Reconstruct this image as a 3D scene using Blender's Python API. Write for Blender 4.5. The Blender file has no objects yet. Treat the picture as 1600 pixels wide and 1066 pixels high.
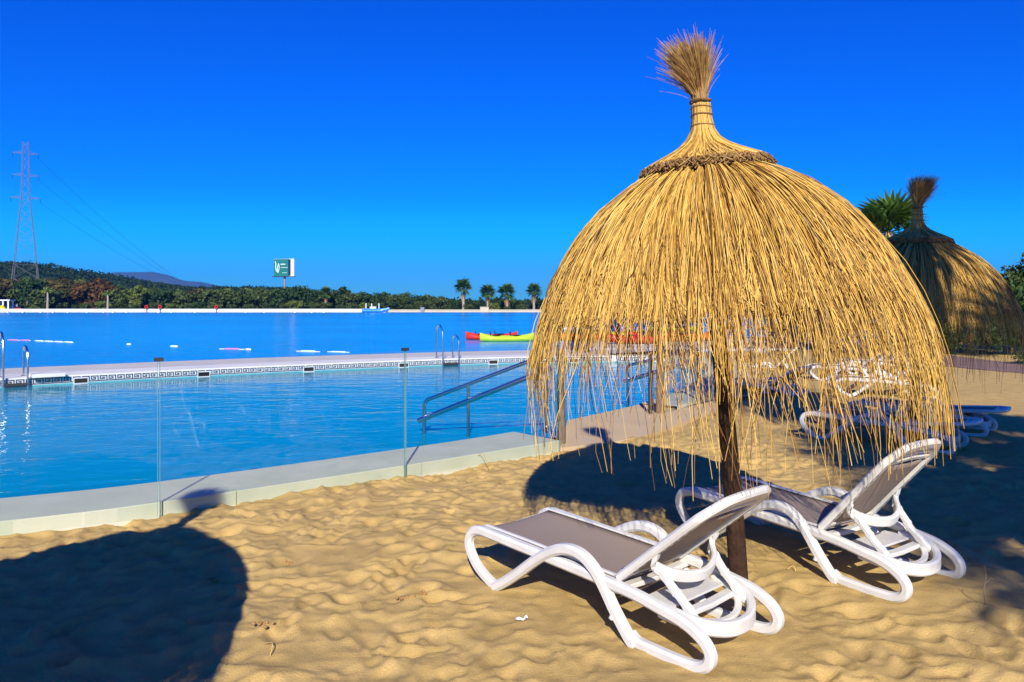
import bpy, math, random
import numpy as np
from mathutils import Vector, Matrix
rng = np.random.default_rng(7)
random.seed(7)
R = math.radians
scene = bpy.context.scene
C = scene.collection

# ------------------------------------------------------------------ camera, sky, sun, exposure
F = 1200.0; HZ = 478.0; EYE = 1.65          # focal length and horizon in photograph pixels, eye height
cam_d = bpy.data.cameras.new('camera'); cam = bpy.data.objects.new('camera', cam_d); C.objects.link(cam)
cam.location = (0, 0, EYE); cam.rotation_euler = (R(90), 0, 0)
cam_d.sensor_width = 36.0; cam_d.lens = 36.0 * F / 1600.0
cam_d.shift_y = -(533.0 - HZ) / 1600.0
cam_d.clip_start = 0.05; cam_d.clip_end = 40000
scene.camera = cam

SUN_EL = 31.0
world = bpy.data.worlds.new('World'); scene.world = world; world.use_nodes = True
wn = world.node_tree; wn.nodes.clear()
w_out = wn.nodes.new('ShaderNodeOutputWorld'); w_bg = wn.nodes.new('ShaderNodeBackground')
sky = wn.nodes.new('ShaderNodeTexSky'); sky.sky_type = 'NISHITA'; sky.sun_disc = False
sky.sun_elevation = R(SUN_EL); sky.sun_rotation = R(180); sky.altitude = 0
sky.air_density = 1.0; sky.dust_density = 0.4; sky.ozone_density = 4.0
w_hs = wn.nodes.new('ShaderNodeHueSaturation'); w_hs.inputs['Saturation'].default_value = 1.75
w_hs.inputs['Hue'].default_value = 0.5; w_hs.inputs['Value'].default_value = 1.0
w_bg.inputs['Strength'].default_value = 0.08
wn.links.new(sky.outputs[0], w_hs.inputs['Color'])
# deep polarised blue: one colour curve over the whole sky
w_sep = wn.nodes.new('ShaderNodeSeparateColor'); w_com = wn.nodes.new('ShaderNodeCombineColor'); wn.links.new(w_hs.outputs[0], w_sep.inputs[0])
for ch, (gain, gam) in enumerate(((0.24, 2.4), (1.14, 1.42), (1.55, 1.0))):
    pw = wn.nodes.new('ShaderNodeMath'); pw.operation = 'POWER'; pw.inputs[1].default_value = gam
    ml = wn.nodes.new('ShaderNodeMath'); ml.operation = 'MULTIPLY'; ml.inputs[1].default_value = gain * 0.102 ** gam / 0.102
    wn.links.new(w_sep.outputs[ch], pw.inputs[0]); wn.links.new(pw.outputs[0], ml.inputs[0]); src = ml
    if ch == 1:
        sm = wn.nodes.new('ShaderNodeMath'); sm.operation = 'SMOOTH_MIN'; sm.inputs[1].default_value = 5.0; sm.inputs[2].default_value = 2.6; wn.links.new(ml.outputs[0], sm.inputs[0]); src = sm
    wn.links.new(src.outputs[0], w_com.inputs[ch])
wn.links.new(w_com.outputs[0], w_bg.inputs['Color'])
wn.links.new(w_bg.outputs[0], w_out.inputs['Surface'])

sun_d = bpy.data.lights.new('sun', 'SUN'); sun_d.energy = 5.0; sun_d.angle = R(0.5); sun_d.color = (1.0, 0.93, 0.82)
sun = bpy.data.objects.new('sun', sun_d); C.objects.link(sun)
sun.rotation_euler = (R(90 - SUN_EL), 0, 0); sun.location = (0, -20, 15)

vs = scene.view_settings
vs.view_transform = 'Standard'; vs.look = 'None'; vs.exposure = 0.42; vs.gamma = 1.0; vs.use_curve_mapping = False
scene.cycles.use_denoising = True
scene.cycles.max_bounces = 6; scene.cycles.transparent_max_bounces = 24
scene.cycles.diffuse_bounces = 3; scene.cycles.glossy_bounces = 3; scene.cycles.volume_bounces = 1
scene.cycles.caustics_reflective = False; scene.cycles.caustics_refractive = False

# ------------------------------------------------------------------ helpers
def px(x, y, z=0.0):
    """point at height z that the photograph shows at pixel x, y"""
    d = (EYE - z) * F / (y - HZ)
    return ((x - 800.0) / F * d, d, z)
def pd(x, y, d):
    return ((x - 800.0) / F * d, d, EYE - (y - HZ) / F * d)

def tag(o, label=None, cat=None, group=None, kind=None):
    if label: o['label'] = label
    if cat: o['category'] = cat
    if group: o['group'] = group
    if kind: o['kind'] = kind
    return o
def link(o, parent=None):
    C.objects.link(o)
    if parent is not None: o.parent = parent
    return o
def empty(name, loc=(0, 0, 0), rz=0.0, parent=None):
    o = bpy.data.objects.new(name, None); o.location = loc; o.rotation_euler = (0, 0, rz)
    o.empty_display_size = 0.1
    return link(o, parent)
def np_mesh(name, V, Q, mat=None, smooth=False):
    V = np.asarray(V, dtype=np.float32).reshape(-1, 3); Q = np.asarray(Q, dtype=np.int32)
    k = Q.shape[1]; n = len(Q)
    me = bpy.data.meshes.new(name)
    me.vertices.add(len(V)); me.vertices.foreach_set('co', V.ravel())
    me.loops.add(n * k); me.loops.foreach_set('vertex_index', Q.ravel())
    me.polygons.add(n); me.polygons.foreach_set('loop_start', np.arange(0, n * k, k, dtype=np.int32))
    me.polygons.foreach_set('loop_total', np.full(n, k, dtype=np.int32))
    if smooth: me.polygons.foreach_set('use_smooth', np.ones(n, dtype=bool))
    me.update(calc_edges=True)
    if mat: me.materials.append(mat)
    return me
class MB:
    """collects shapes into one mesh"""
    def __init__(s): s.v = []; s.f = []
    def add(s, v, f):
        b = len(s.v); s.v += [tuple(p) for p in v]; s.f += [tuple(i + b for i in q) for q in f]; return s
    def box(s, c, d, rot=None):
        x, y, z = d[0] / 2, d[1] / 2, d[2] / 2
        v = [Vector((a, b, e)) for a in (-x, x) for b in (-y, y) for e in (-z, z)]
        if rot is not None: v = [rot @ p for p in v]
        v = [p + Vector(c) for p in v]
        return s.add(v, [(0, 1, 3, 2), (4, 6, 7, 5), (0, 4, 5, 1), (2, 3, 7, 6), (0, 2, 6, 4), (1, 5, 7, 3)])
    def prism(s, poly, z0, z1):
        n = len(poly)
        v = [(p[0], p[1], z0) for p in poly] + [(p[0], p[1], z1) for p in poly]
        f = [(i, (i + 1) % n, n + (i + 1) % n, n + i) for i in range(n)]
        return s.add(v, f + [tuple(range(n - 1, -1, -1)), tuple(range(n, 2 * n))])
    def tube(s, path, r, n=8, cap=True):
        P = [Vector(p) for p in path]; m = len(P)
        rr = r if hasattr(r, '__len__') else [r] * m
        t0 = (P[1] - P[0]).normalized()
        a = t0.orthogonal().normalized(); v = []
        for i in range(m):
            t = (P[min(i + 1, m - 1)] - P[max(i - 1, 0)]).normalized()
            a = (a - t * a.dot(t)).normalized(); b = t.cross(a)
            for k in range(n):
                an = 2 * math.pi * k / n
                v.append(P[i] + (a * math.cos(an) + b * math.sin(an)) * rr[i])
        f = [(i * n + k, i * n + (k + 1) % n, (i + 1) * n + (k + 1) % n, (i + 1) * n + k) for i in range(m - 1) for k in range(n)]
        if cap: f += [tuple(range(n - 1, -1, -1)), tuple((m - 1) * n + k for k in range(n))]
        return s.add(v, f)
    def band(s, path, side, t, w, bev=0.25):
        """rounded rectangular bar along path: t in plane, w along the vector side"""
        P = [Vector(p) for p in path]; m = len(P); S = Vector(side).normalized(); v = []
        tt = t if hasattr(t, '__len__') else [t] * m
        for i in range(m):
            tg = (P[min(i + 1, m - 1)] - P[max(i - 1, 0)]).normalized()
            nn = tg.cross(S).normalized()
            h = tt[i] / 2; g = w / 2; c = min(tt[i], w) * bev
            for (x, y) in ((h, g - c), (h - c, g), (-h + c, g), (-h, g - c), (-h, -g + c), (-h + c, -g), (h - c, -g), (h, -g + c)):
                v.append(P[i] + nn * x + S * y)
        n = 8
        f = [(i * n + k, i * n + (k + 1) % n, (i + 1) * n + (k + 1) % n, (i + 1) * n + k) for i in range(m - 1) for k in range(n)]
        f += [tuple(range(n - 1, -1, -1)), tuple((m - 1) * n + k for k in range(n))]
        return s.add(v, f)
    def lathe(s, prof, c=(0, 0, 0), n=16):
        v = []; m = len(prof)
        for (r, z) in prof:
            for k in range(n):
                a = 2 * math.pi * k / n; v.append((c[0] + r * math.cos(a), c[1] + r * math.sin(a), c[2] + z))
        f = [(i * n + k, i * n + (k + 1) % n, (i + 1) * n + (k + 1) % n, (i + 1) * n + k) for i in range(m - 1) for k in range(n)]
        f += [tuple(range(n - 1, -1, -1)), tuple((m - 1) * n + k for k in range(n))]
        return s.add(v, f)
    def mesh(s, name, mat, smooth=False):
        me = bpy.data.meshes.new(name); me.from_pydata(s.v, [], s.f); me.update()
        if smooth:
            me.polygons.foreach_set('use_smooth', np.ones(len(me.polygons), dtype=bool))
            try: me.set_sharp_from_angle(angle=R(40))
            except Exception: pass
        me.materials.append(mat); return me
    def build(s, name, mat, parent=None, smooth=False, loc=(0, 0, 0), rz=0.0):
        o = bpy.data.objects.new(name, s.mesh(name, mat, smooth)); o.location = loc; o.rotation_euler = (0, 0, rz)
        return link(o, parent)
def spline(pts, n=6, closed=False):
    P = np.array(pts, dtype=float); out = []
    m = len(P); rngi = range(m if closed else m - 1)
    for i in rngi:
        g = (lambda k: P[k % m]) if closed else (lambda k: P[min(max(k, 0), m - 1)])
        p0, p1, p2, p3 = g(i - 1), g(i), g(i + 1), g(i + 2)
        for k in range(n):
            t = k / n
            out.append(0.5 * ((2 * p1) + (-p0 + p2) * t + (2 * p0 - 5 * p1 + 4 * p2 - p3) * t * t + (-p0 + 3 * p1 - 3 * p2 + p3) * t ** 3))
    if not closed: out.append(P[-1])
    return np.array(out)
def resample(P, step):
    P = np.asarray(P, float); s = np.r_[0, np.cumsum(np.linalg.norm(np.diff(P, axis=0), axis=1))]
    n = max(2, int(round(s[-1] / step)) + 1); q = np.linspace(0, s[-1], n)
    return np.stack([np.interp(q, s, P[:, k]) for k in range(P.shape[1])], 1)
def normals2(P):
    t = np.gradient(P, axis=0); t /= np.linalg.norm(t, axis=1, keepdims=True) + 1e-9
    return np.stack([-t[:, 1], t[:, 0]], 1)      # to the left of travel
def in_poly(x, y, poly):
    poly = np.asarray(poly); c = np.zeros(np.shape(x), bool); j = len(poly) - 1
    for i in range(len(poly)):
        xi, yi = poly[i]; xj, yj = poly[j]
        hit = ((yi > y) != (yj > y)) & (x < (xj - xi) * (y - yi) / (yj - yi + 1e-12) + xi)
        c ^= hit; j = i
    return c
def vnoise(x, y, seed=0):
    """smooth value noise in -1..1"""
    r = np.random.default_rng(seed); T = r.uniform(-1, 1, (256, 256))
    xi = np.floor(x).astype(int); yi = np.floor(y).astype(int); fx = x - xi; fy = y - yi
    fx = fx * fx * fx * (fx * (fx * 6 - 15) + 10); fy = fy * fy * fy * (fy * (fy * 6 - 15) + 10)
    g = lambda a, b: T[a % 256, b % 256]
    return (g(xi, yi) * (1 - fx) + g(xi + 1, yi) * fx) * (1 - fy) + (g(xi, yi + 1) * (1 - fx) + g(xi + 1, yi + 1) * fx) * fy

# ------------------------------------------------------------------ materials
def mat(name, col, rough=0.6, spec=0.5, metal=0.0, var=0.0, vscale=8.0, bump=0.0, bscale=40.0, col2=None, detail=4.0):
    m = bpy.data.materials.new(name); m.use_nodes = True; nt = m.node_tree; b = nt.nodes['Principled BSDF']
    b.inputs['Base Color'].default_value = (*col, 1); b.inputs['Roughness'].default_value = rough
    b.inputs['Specular IOR Level'].default_value = spec; b.inputs['Metallic'].default_value = metal
    tc = nt.nodes.new('ShaderNodeTexCoord')
    if var > 0 or col2:
        n = nt.nodes.new('ShaderNodeTexNoise'); n.inputs['Scale'].default_value = vscale; n.inputs['Detail'].default_value = detail
        nt.links.new(tc.outputs['Object'], n.inputs['Vector'])
        rp = nt.nodes.new('ShaderNodeValToRGB'); rp.color_ramp.elements[0].position = 0.3; rp.color_ramp.elements[1].position = 0.7
        c2 = col2 or tuple(min(1, c * (1 + var)) for c in col); c1 = col if col2 else tuple(c * (1 - var) for c in col)
        rp.color_ramp.elements[0].color = (*c1, 1); rp.color_ramp.elements[1].color = (*c2, 1)
        nt.links.new(n.outputs['Fac'], rp.inputs['Fac']); nt.links.new(rp.outputs[0], b.inputs['Base Color'])
    if bump > 0:
        n2 = nt.nodes.new('ShaderNodeTexNoise'); n2.inputs['Scale'].default_value = bscale; n2.inputs['Detail'].default_value = 5
        nt.links.new(tc.outputs['Object'], n2.inputs['Vector'])
        bp = nt.nodes.new('ShaderNodeBump'); bp.inputs['Strength'].default_value = bump; bp.inputs['Distance'].default_value = 0.02; n2.inputs['Roughness'].default_value = 0.65
        nt.links.new(n2.outputs['Fac'], bp.inputs['Height']); nt.links.new(bp.outputs[0], b.inputs['Normal'])
    return m
def island_mat(name, cols, rough=0.7, spec=0.3, trans=0.0, pos=None):
    """colour chosen per loose piece (straw, leaf)"""
    m = bpy.data.materials.new(name); m.use_nodes = True; nt = m.node_tree; b = nt.nodes['Principled BSDF']
    g = nt.nodes.new('ShaderNodeNewGeometry'); rp = nt.nodes.new('ShaderNodeValToRGB'); cr = rp.color_ramp
    pos = pos or [i / (len(cols) - 1) for i in range(len(cols))]
    while len(cr.elements) < len(cols): cr.elements.new(0.5)
    for e, p, c in zip(cr.elements, pos, cols): e.position = p; e.color = (*c, 1)
    nt.links.new(g.outputs['Random Per Island'], rp.inputs['Fac']); nt.links.new(rp.outputs[0], b.inputs['Base Color'])
    b.inputs['Roughness'].default_value = rough; b.inputs['Specular IOR Level'].default_value = spec
    if trans > 0:
        out = nt.nodes['Material Output']; tr = nt.nodes.new('ShaderNodeBsdfTranslucent'); mx = nt.nodes.new('ShaderNodeMixShader')
        nt.links.new(rp.outputs[0], tr.inputs['Color']); mx.inputs['Fac'].default_value = trans
        nt.links.new(b.outputs[0], mx.inputs[1]); nt.links.new(tr.outputs[0], mx.inputs[2]); nt.links.new(mx.outputs[0], out.inputs['Surface'])
    return m
def water_mat(name, c1, c2, scale, strength, rough):
    m = mat(name, c1, rough, 0.36, col2=c2, vscale=0.06, detail=6)
    nt = m.node_tree; b = nt.nodes['Principled BSDF']; b.inputs['IOR'].default_value = 1.33
    tc = nt.nodes.new('ShaderNodeTexCoord'); mp = nt.nodes.new('ShaderNodeMapping'); mp.inputs['Scale'].default_value = (0.55, 1.0, 1.0)
    mp.inputs['Rotation'].default_value = (0, 0, R(-12))
    nt.links.new(tc.outputs['Object'], mp.inputs['Vector'])
    n1 = nt.nodes.new('ShaderNodeTexNoise'); n1.inputs['Scale'].default_value = scale; n1.inputs['Detail'].default_value = 3; n1.inputs['Distortion'].default_value = 0.6
    n2 = nt.nodes.new('ShaderNodeTexNoise'); n2.inputs['Scale'].default_value = scale * 4.3; n2.inputs['Detail'].default_value = 2
    nt.links.new(mp.outputs[0], n1.inputs['Vector']); nt.links.new(mp.outputs[0], n2.inputs['Vector'])
    ad = nt.nodes.new('ShaderNodeMath'); ad.operation = 'MULTIPLY_ADD'; ad.inputs[1].default_value = 0.3
    nt.links.new(n2.outputs['Fac'], ad.inputs[0]); nt.links.new(n1.outputs['Fac'], ad.inputs[2])
    bp = nt.nodes.new('ShaderNodeBump'); bp.inputs['Strength'].default_value = strength; bp.inputs['Distance'].default_value = 0.05
    nt.links.new(ad.outputs[0], bp.inputs['Height']); nt.links.new(bp.outputs[0], b.inputs['Normal'])
    return m

M = {}
M['sand'] = mat('sand', (0.45, 0.307, 0.107), 0.95, 0.1, col2=(0.60, 0.41, 0.152), vscale=5.0, bump=0.5, bscale=110, detail=14)
nt = M['sand'].node_tree; _b = nt.nodes['Principled BSDF']; _old = _b.inputs['Base Color'].links[0].from_socket
_n = nt.nodes.new('ShaderNodeTexNoise'); _n.inputs['Scale'].default_value = 130; _n.inputs['Detail'].default_value = 6; _n.inputs['Roughness'].default_value = 0.8
_tc = nt.nodes.new('ShaderNodeTexCoord'); nt.links.new(_tc.outputs['Object'], _n.inputs['Vector'])
_mr = nt.nodes.new('ShaderNodeMapRange'); _mr.inputs['From Min'].default_value = 0.3; _mr.inputs['From Max'].default_value = 0.7; _mr.inputs['To Min'].default_value = 0.78; _mr.inputs['To Max'].default_value = 1.18
nt.links.new(_n.outputs['Fac'], _mr.inputs['Value']); _mx = nt.nodes.new('ShaderNodeVectorMath'); _mx.operation = 'SCALE'
nt.links.new(_old, _mx.inputs[0]); nt.links.new(_mr.outputs[0], _mx.inputs['Scale']); nt.links.new(_mx.outputs[0], _b.inputs['Base Color'])
M['white_plastic'] = mat('white_plastic', (0.66, 0.64, 0.59), 0.38, 0.45, var=0.07, vscale=9, bump=0.05, bscale=120)
M['sling'] = mat('sling', (0.30, 0.235, 0.19), 0.75, 0.2, var=0.08, vscale=160, bump=0.2, bscale=400)
M['pole_wood'] = mat('pole_wood', (0.03, 0.015, 0.009), 0.8, 0.2, col2=(0.065, 0.032, 0.018), vscale=14, bump=0.6, bscale=30)
M['post_wood'] = mat('post_wood', (0.15, 0.105, 0.07), 0.8, 0.2, col2=(0.24, 0.17, 0.11), vscale=12, bump=0.4, bscale=30)
M['steel'] = mat('steel', (0.55, 0.56, 0.58), 0.22, 0.5, metal=1.0, var=0.05, vscale=3)
M['dark_steel'] = mat('dark_steel', (0.07, 0.075, 0.085), 0.4, 0.5, metal=0.6, var=0.1)
M['kerb'] = mat('kerb', (0.53, 0.53, 0.39), 0.7, 0.3, col2=(0.61, 0.60, 0.46), vscale=3.0, bump=0.15, bscale=60)
M['coping'] = mat('coping', (0.74, 0.69, 0.63), 0.6, 0.3, col2=(0.82, 0.78, 0.72), vscale=1.5, bump=0.1)
M['deck'] = mat('deck', (0.55, 0.50, 0.45), 0.7, 0.3, col2=(0.62, 0.57, 0.51), vscale=1.2, bump=0.1)
M['tile_white'] = mat('tile_white', (0.66, 0.68, 0.68), 0.25, 0.5, var=0.06, vscale=9)
M['tile_navy'] = mat('tile_navy', (0.03, 0.045, 0.10), 0.25, 0.5, var=0.3, vscale=30)
M['tile_teal'] = mat('tile_teal', (0.10, 0.42, 0.48), 0.3, 0.5, var=0.1, vscale=6)
M['black'] = mat('black', (0.012, 0.012, 0.014), 0.6, 0.2, var=0.2)
M['paving'] = mat('paving', (0.47, 0.36, 0.22), 0.85, 0.2, col2=(0.56, 0.41, 0.22), vscale=1.6, bump=0.2)
M['path'] = mat('path', (0.20, 0.125, 0.10), 0.85, 0.2, col2=(0.27, 0.17, 0.13), vscale=1.3, bump=0.2)
M['pool_water'] = water_mat('pool_water', (0.0, 0.25, 0.345), (0.0, 0.29, 0.40), 1.6, 0.6, 0.08)
M['lagoon_water'] = water_mat('lagoon_water', (0.0, 0.235, 0.58), (0.0, 0.31, 0.72), 0.9, 1.0, 0.2)
M['straw'] = island_mat('straw', [(0.11, 0.048, 0.014), (0.38, 0.19, 0.04), (0.68, 0.385, 0.06), (0.42, 0.27, 0.10), (0.85, 0.53, 0.095), (0.90, 0.63, 0.18)], 0.55, 0.35, 0.12, [0, 0.13, 0.40, 0.50, 0.62, 1.0])
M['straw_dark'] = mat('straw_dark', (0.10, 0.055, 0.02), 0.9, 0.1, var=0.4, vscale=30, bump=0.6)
M['straw_ends'] = island_mat('straw_ends', [(0.12, 0.065, 0.025), (0.30, 0.17, 0.06), (0.42, 0.26, 0.10)], 0.8, 0.2)
M['rope'] = mat('rope', (0.26, 0.15, 0.06), 0.9, 0.1, var=0.3, vscale=50, bump=0.5, bscale=120)
M['palm_leaf'] = island_mat('palm_leaf', [(0.035, 0.085, 0.014), (0.06, 0.13, 0.02), (0.10, 0.17, 0.03)], 0.5, 0.4, 0.25)
M['leaf_dark'] = island_mat('leaf_dark', [(0.012, 0.035, 0.010), (0.03, 0.065, 0.015), (0.055, 0.095, 0.022)], 0.7, 0.2, 0.15)
M['leaf_mid'] = island_mat('leaf_mid', [(0.03, 0.055, 0.012), (0.06, 0.095, 0.02), (0.11, 0.14, 0.035)], 0.7, 0.2, 0.15)
M['leaf_autumn'] = island_mat('leaf_autumn', [(0.04, 0.038, 0.010), (0.075, 0.058, 0.013), (0.11, 0.09, 0.022)], 0.7, 0.2, 0.15)
M['leaf_rust'] = island_mat('leaf_rust', [(0.055, 0.034, 0.010), (0.12, 0.055, 0.013), (0.13, 0.08, 0.022)], 0.7, 0.2, 0.15)
M['leaf_fresh'] = island_mat('leaf_fresh', [(0.07, 0.12, 0.015), (0.14, 0.19, 0.025), (0.22, 0.25, 0.05)], 0.6, 0.3, 0.25)
M['bark'] = mat('bark', (0.14, 0.10, 0.07), 0.9, 0.1, col2=(0.24, 0.18, 0.13), vscale=6, bump=0.5)
M['bark_pale'] = mat('bark_pale', (0.30, 0.25, 0.20), 0.9, 0.1, col2=(0.40, 0.34, 0.27), vscale=4, bump=0.4)
M['galvanised'] = mat('galvanised', (0.22, 0.23, 0.24), 0.55, 0.4, var=0.08)
M['pylon_steel'] = mat('pylon_steel', (0.14, 0.155, 0.16), 0.6, 0.3, var=0.1)
M['ground'] = mat('ground', (0.07, 0.075, 0.03), 0.95, 0.1, col2=(0.14, 0.12, 0.06), vscale=0.05)
M['hill'] = mat('hill', (0.016, 0.034, 0.010), 0.95, 0.1, col2=(0.032, 0.052, 0.016), vscale=0.02, detail=8)
M['mountain'] = mat('mountain', (0.035, 0.042, 0.04), 0.95, 0.1, col2=(0.07, 0.07, 0.06), vscale=0.002, detail=8)
M['white_wall'] = mat('white_wall', (0.78, 0.77, 0.74), 0.7, 0.2, var=0.04, vscale=0.4)
M['far_sand'] = mat('far_sand', (0.55, 0.45, 0.30), 0.9, 0.1, var=0.1, vscale=0.2)
M['white_paint'] = mat('white_paint', (0.80, 0.80, 0.80), 0.4, 0.4, var=0.03)
def paint(n, c): M[n] = mat(n, c, 0.35, 0.5, var=0.06, vscale=3)
paint('red', (0.62, 0.03, 0.015)); paint('yellow', (0.72, 0.55, 0.02)); paint('lime', (0.45, 0.62, 0.03)); paint('blue', (0.02, 0.10, 0.50))
paint('orange', (0.72, 0.14, 0.01)); paint('boat_blue', (0.02, 0.22, 0.70)); paint('pink', (0.55, 0.22, 0.38)); paint('pale_aqua', (0.62, 0.80, 0.78))
paint('navy', (0.012, 0.025, 0.07)); paint('sign_green', (0.02, 0.17, 0.15)); paint('dark_red', (0.30, 0.02, 0.02))

def glass_mat():
    m = bpy.data.materials.new('clear_glass'); m.use_nodes = True; nt = m.node_tree; nt.nodes.clear()
    out = nt.nodes.new('ShaderNodeOutputMaterial'); mx = nt.nodes.new('ShaderNodeMixShader'); t = nt.nodes.new('ShaderNodeBsdfTransparent')
    g = nt.nodes.new('ShaderNodeBsdfGlossy'); f = nt.nodes.new('ShaderNodeFresnel'); geo = nt.nodes.new('ShaderNodeNewGeometry'); io = nt.nodes.new('ShaderNodeMapRange'); io.inputs['To Min'].default_value = 1.45; io.inputs['To Max'].default_value = 1 / 1.45; nt.links.new(geo.outputs['Backfacing'], io.inputs['Value']); nt.links.new(io.outputs[0], f.inputs['IOR'])
    n = nt.nodes.new('ShaderNodeTexNoise'); n.inputs['Scale'].default_value = 1.5
    rp = nt.nodes.new('ShaderNodeValToRGB'); rp.color_ramp.elements[0].color = (0.955, 0.985, 0.975, 1); rp.color_ramp.elements[1].color = (0.975, 0.99, 0.985, 1)
    g.inputs['Roughness'].default_value = 0.02
    nt.links.new(n.outputs['Fac'], rp.inputs['Fac']); nt.links.new(rp.outputs[0], t.inputs['Color'])
    nt.links.new(f.outputs[0], mx.inputs['Fac']); nt.links.new(t.outputs[0], mx.inputs[1]); nt.links.new(g.outputs[0], mx.inputs[2])
    nt.links.new(mx.outputs[0], out.inputs['Surface']); return m
M['glass'] = glass_mat()
M['glass_edge'] = mat('glass_edge', (0.16, 0.30, 0.27), 0.2, 0.5, var=0.1)

# ------------------------------------------------------------------ plan of pool, deck and lagoon
DECK = 0.12; POOLW = -0.08; LAGW = -0.12
groove = spline([(-14, 1.6), (-9.0, 3.1), (-5.6, 4.45), (-3.63, 5.45), (-2.75, 5.98), (-1.03, 7.36), (0.55, 8.72)], 10)
inner = spline([(-14.3, 2.4), (-9.3, 3.85), (-5.95, 5.17), (-4.10, 6.12), (-3.10, 6.70), (-1.33, 8.13), (0.0, 9.36), (0.74, 10.35)], 8)
inner_right = spline([(0.74, 10.35), (2.17, 12.3), (3.2, 14.3), (3.95, 16.2), (4.75, 18.6), (5.15, 20.6), (5.0, 22.4), (4.3, 23.35), (3.2, 23.6)], 8)
far_in = spline([(3.2, 23.6), (0.0, 22.95), (-3.06, 21.55), (-6.7, 19.3), (-9.15, 17.45), (-10.6, 16.25), (-14, 13.2), (-18, 9.2)], 8)
far_out = spline([(9.0, 28.0), (5.5, 27.7), (3.0, 27.2), (0.0, 26.6), (-3.4, 25.2), (-7.4, 22.9), (-10.2, 20.9), (-12.3, 19.2), (-16, 15.9), (-21, 11.2)], 8)
pool_poly = np.vstack([inner, inner_right[1:], far_in[1:]])
right_out = spline([(0.55, 8.72), (1.45, 9.3), (2.2, 10.4), (3.4, 12.4), (4.8, 15.6), (5.9, 18.4), (6.6, 21.5), (7.6, 25.0), (9.0, 28.0)], 8)
deck_poly = np.vstack([groove, right_out[1:], far_out[1:]])

# ------------------------------------------------------------------ ground sheets and water
o = link(bpy.data.objects.new('ground', np_mesh('ground', [(-12000, -3000, -1.2), (12000, -3000, -1.2), (12000, 14000, -1.2), (-12000, 14000, -1.2)], [(0, 1, 2, 3)], M['ground']))); tag(o, 'dry flat ground around the lagoon', 'ground', kind='structure')
o = link(bpy.data.objects.new('lagoon_water', np_mesh('lagoon_water', [(-600, 7.5, LAGW), (160, 7.5, LAGW), (160, 217.5, LAGW), (-600, 217.5, LAGW)], [(0, 1, 2, 3)], M['lagoon_water']))); tag(o, 'bright blue lagoon water stretching to the far bank', 'water', kind='structure')
me = bpy.data.meshes.new('pool_water'); me.from_pydata([(p[0], p[1], POOLW) for p in pool_poly], [], [tuple(range(len(pool_poly)))]); me.update(); me.materials.append(M['pool_water'])
o = link(bpy.data.objects.new('pool_water', me)); tag(o, 'rippled blue water of the curved swimming pool', 'water', kind='structure')

LOUNGERS = [((-0.275, 4.70), (0.68, -0.73), 40, 'white lounger with taupe sling nearest the viewer, its back half raised'),
    ((1.22, 5.68), (0.57, -0.82), 49, 'white lounger right of the umbrella pole with its back raised steeply'),
    ((3.62, 9.65), (0.75, -0.66), 5, 'shaded white lounger behind the fringe, just beyond the steep one'),
    ((4.75, 10.9), (0.75, -0.66), 4, 'white lounger with sunlit rear end beside the shaded one'),
    ((5.85, 13.9), (0.98, -0.18), 30, 'sunlit white lounger seen through the fringe left of the thatch edge'),
    ((6.55, 16.9), (0.97, -0.22), 36, 'far white lounger behind the sunlit one, half hidden by straw'),
    ((7.9, 18.4), (0.96, -0.25), 42, 'farthest of the loungers at the right, back raised, behind the others'),
    ((5.9, 20.8), (0.9, -0.4), 45, 'distant white lounger just right of the umbrella pole'),
    ((4.05, 15.3), (0.6, -0.8), 30, 'white lounger hidden mostly behind the dark umbrella pole')]
# sand: one graded height field
def graded(a, b, fine, lo, hi, grow=1.07):
    mid = np.arange(a, b, fine); l = [mid[0]]; s = fine
    while l[-1] > lo: s *= grow; l.append(l[-1] - s)
    h = [mid[-1]]; s = fine
    while h[-1] < hi: s *= grow; h.append(h[-1] + s)
    return np.r_[np.array(l[1:])[::-1], mid, np.array(h[1:])]
gx = graded(-4.0, 4.6, 0.017, -30, 60); gy = graded(3.1, 8.8, 0.017, -12, 75)
X, Y = np.meshgrid(gx, gy, indexing='ij')
Z = 0.035 * vnoise(X * 0.55, Y * 0.55, 1) + 0.020 * vnoise(X * 1.5 + 3, Y * 1.5, 2)
wx = X + 0.16 * vnoise(X * 1.7, Y * 1.7, 8) + 0.05 * vnoise(X * 5, Y * 5, 18); wy = Y + 0.16 * vnoise(X * 1.7 + 9, Y * 1.7, 9) + 0.05 * vnoise(X * 5 + 4, Y * 5, 19)
rid = lambda f, g, sd: 1 - 2 * np.abs(vnoise(wx * f + 0.4 * g * wy, wy * g - 0.3 * f * wx, sd)) ** 0.8
Z += 0.011 * rid(2.3, 2.7, 3) + 0.011 * rid(4.4, 5.0, 4) + 0.0065 * rid(9.1, 10.5, 14) + 0.0022 * vnoise(wx * 23, wy * 23, 5)
# footprints: dents with a pushed-up rim
for k in range(3600):
    fx = rng.uniform(-4.4, 6.4); fy = rng.uniform(2.9, 12.5); a = rng.uniform(0, math.pi)
    L = rng.uniform(0.06, 0.16); W = rng.uniform(0.04, 0.085); dp = rng.uniform(0.003, 0.017)
    i0, i1 = np.searchsorted(gx, [fx - 0.5, fx + 0.5]); j0, j1 = np.searchsorted(gy, [fy - 0.5, fy + 0.5])
    if i1 <= i0 or j1 <= j0: continue
    dx = X[i0:i1, j0:j1] - fx; dy = Y[i0:i1, j0:j1] - fy
    u = (dx * math.cos(a) + dy * math.sin(a)) / L; v = (-dx * math.sin(a) + dy * math.cos(a)) / W; q = u * u + v * v
    Z[i0:i1, j0:j1] += dp * (-np.exp(-(q * 1.1) ** 1.6) + 0.55 * np.exp(-((np.sqrt(q) - 1.25) ** 2) * 9.0))
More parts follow.
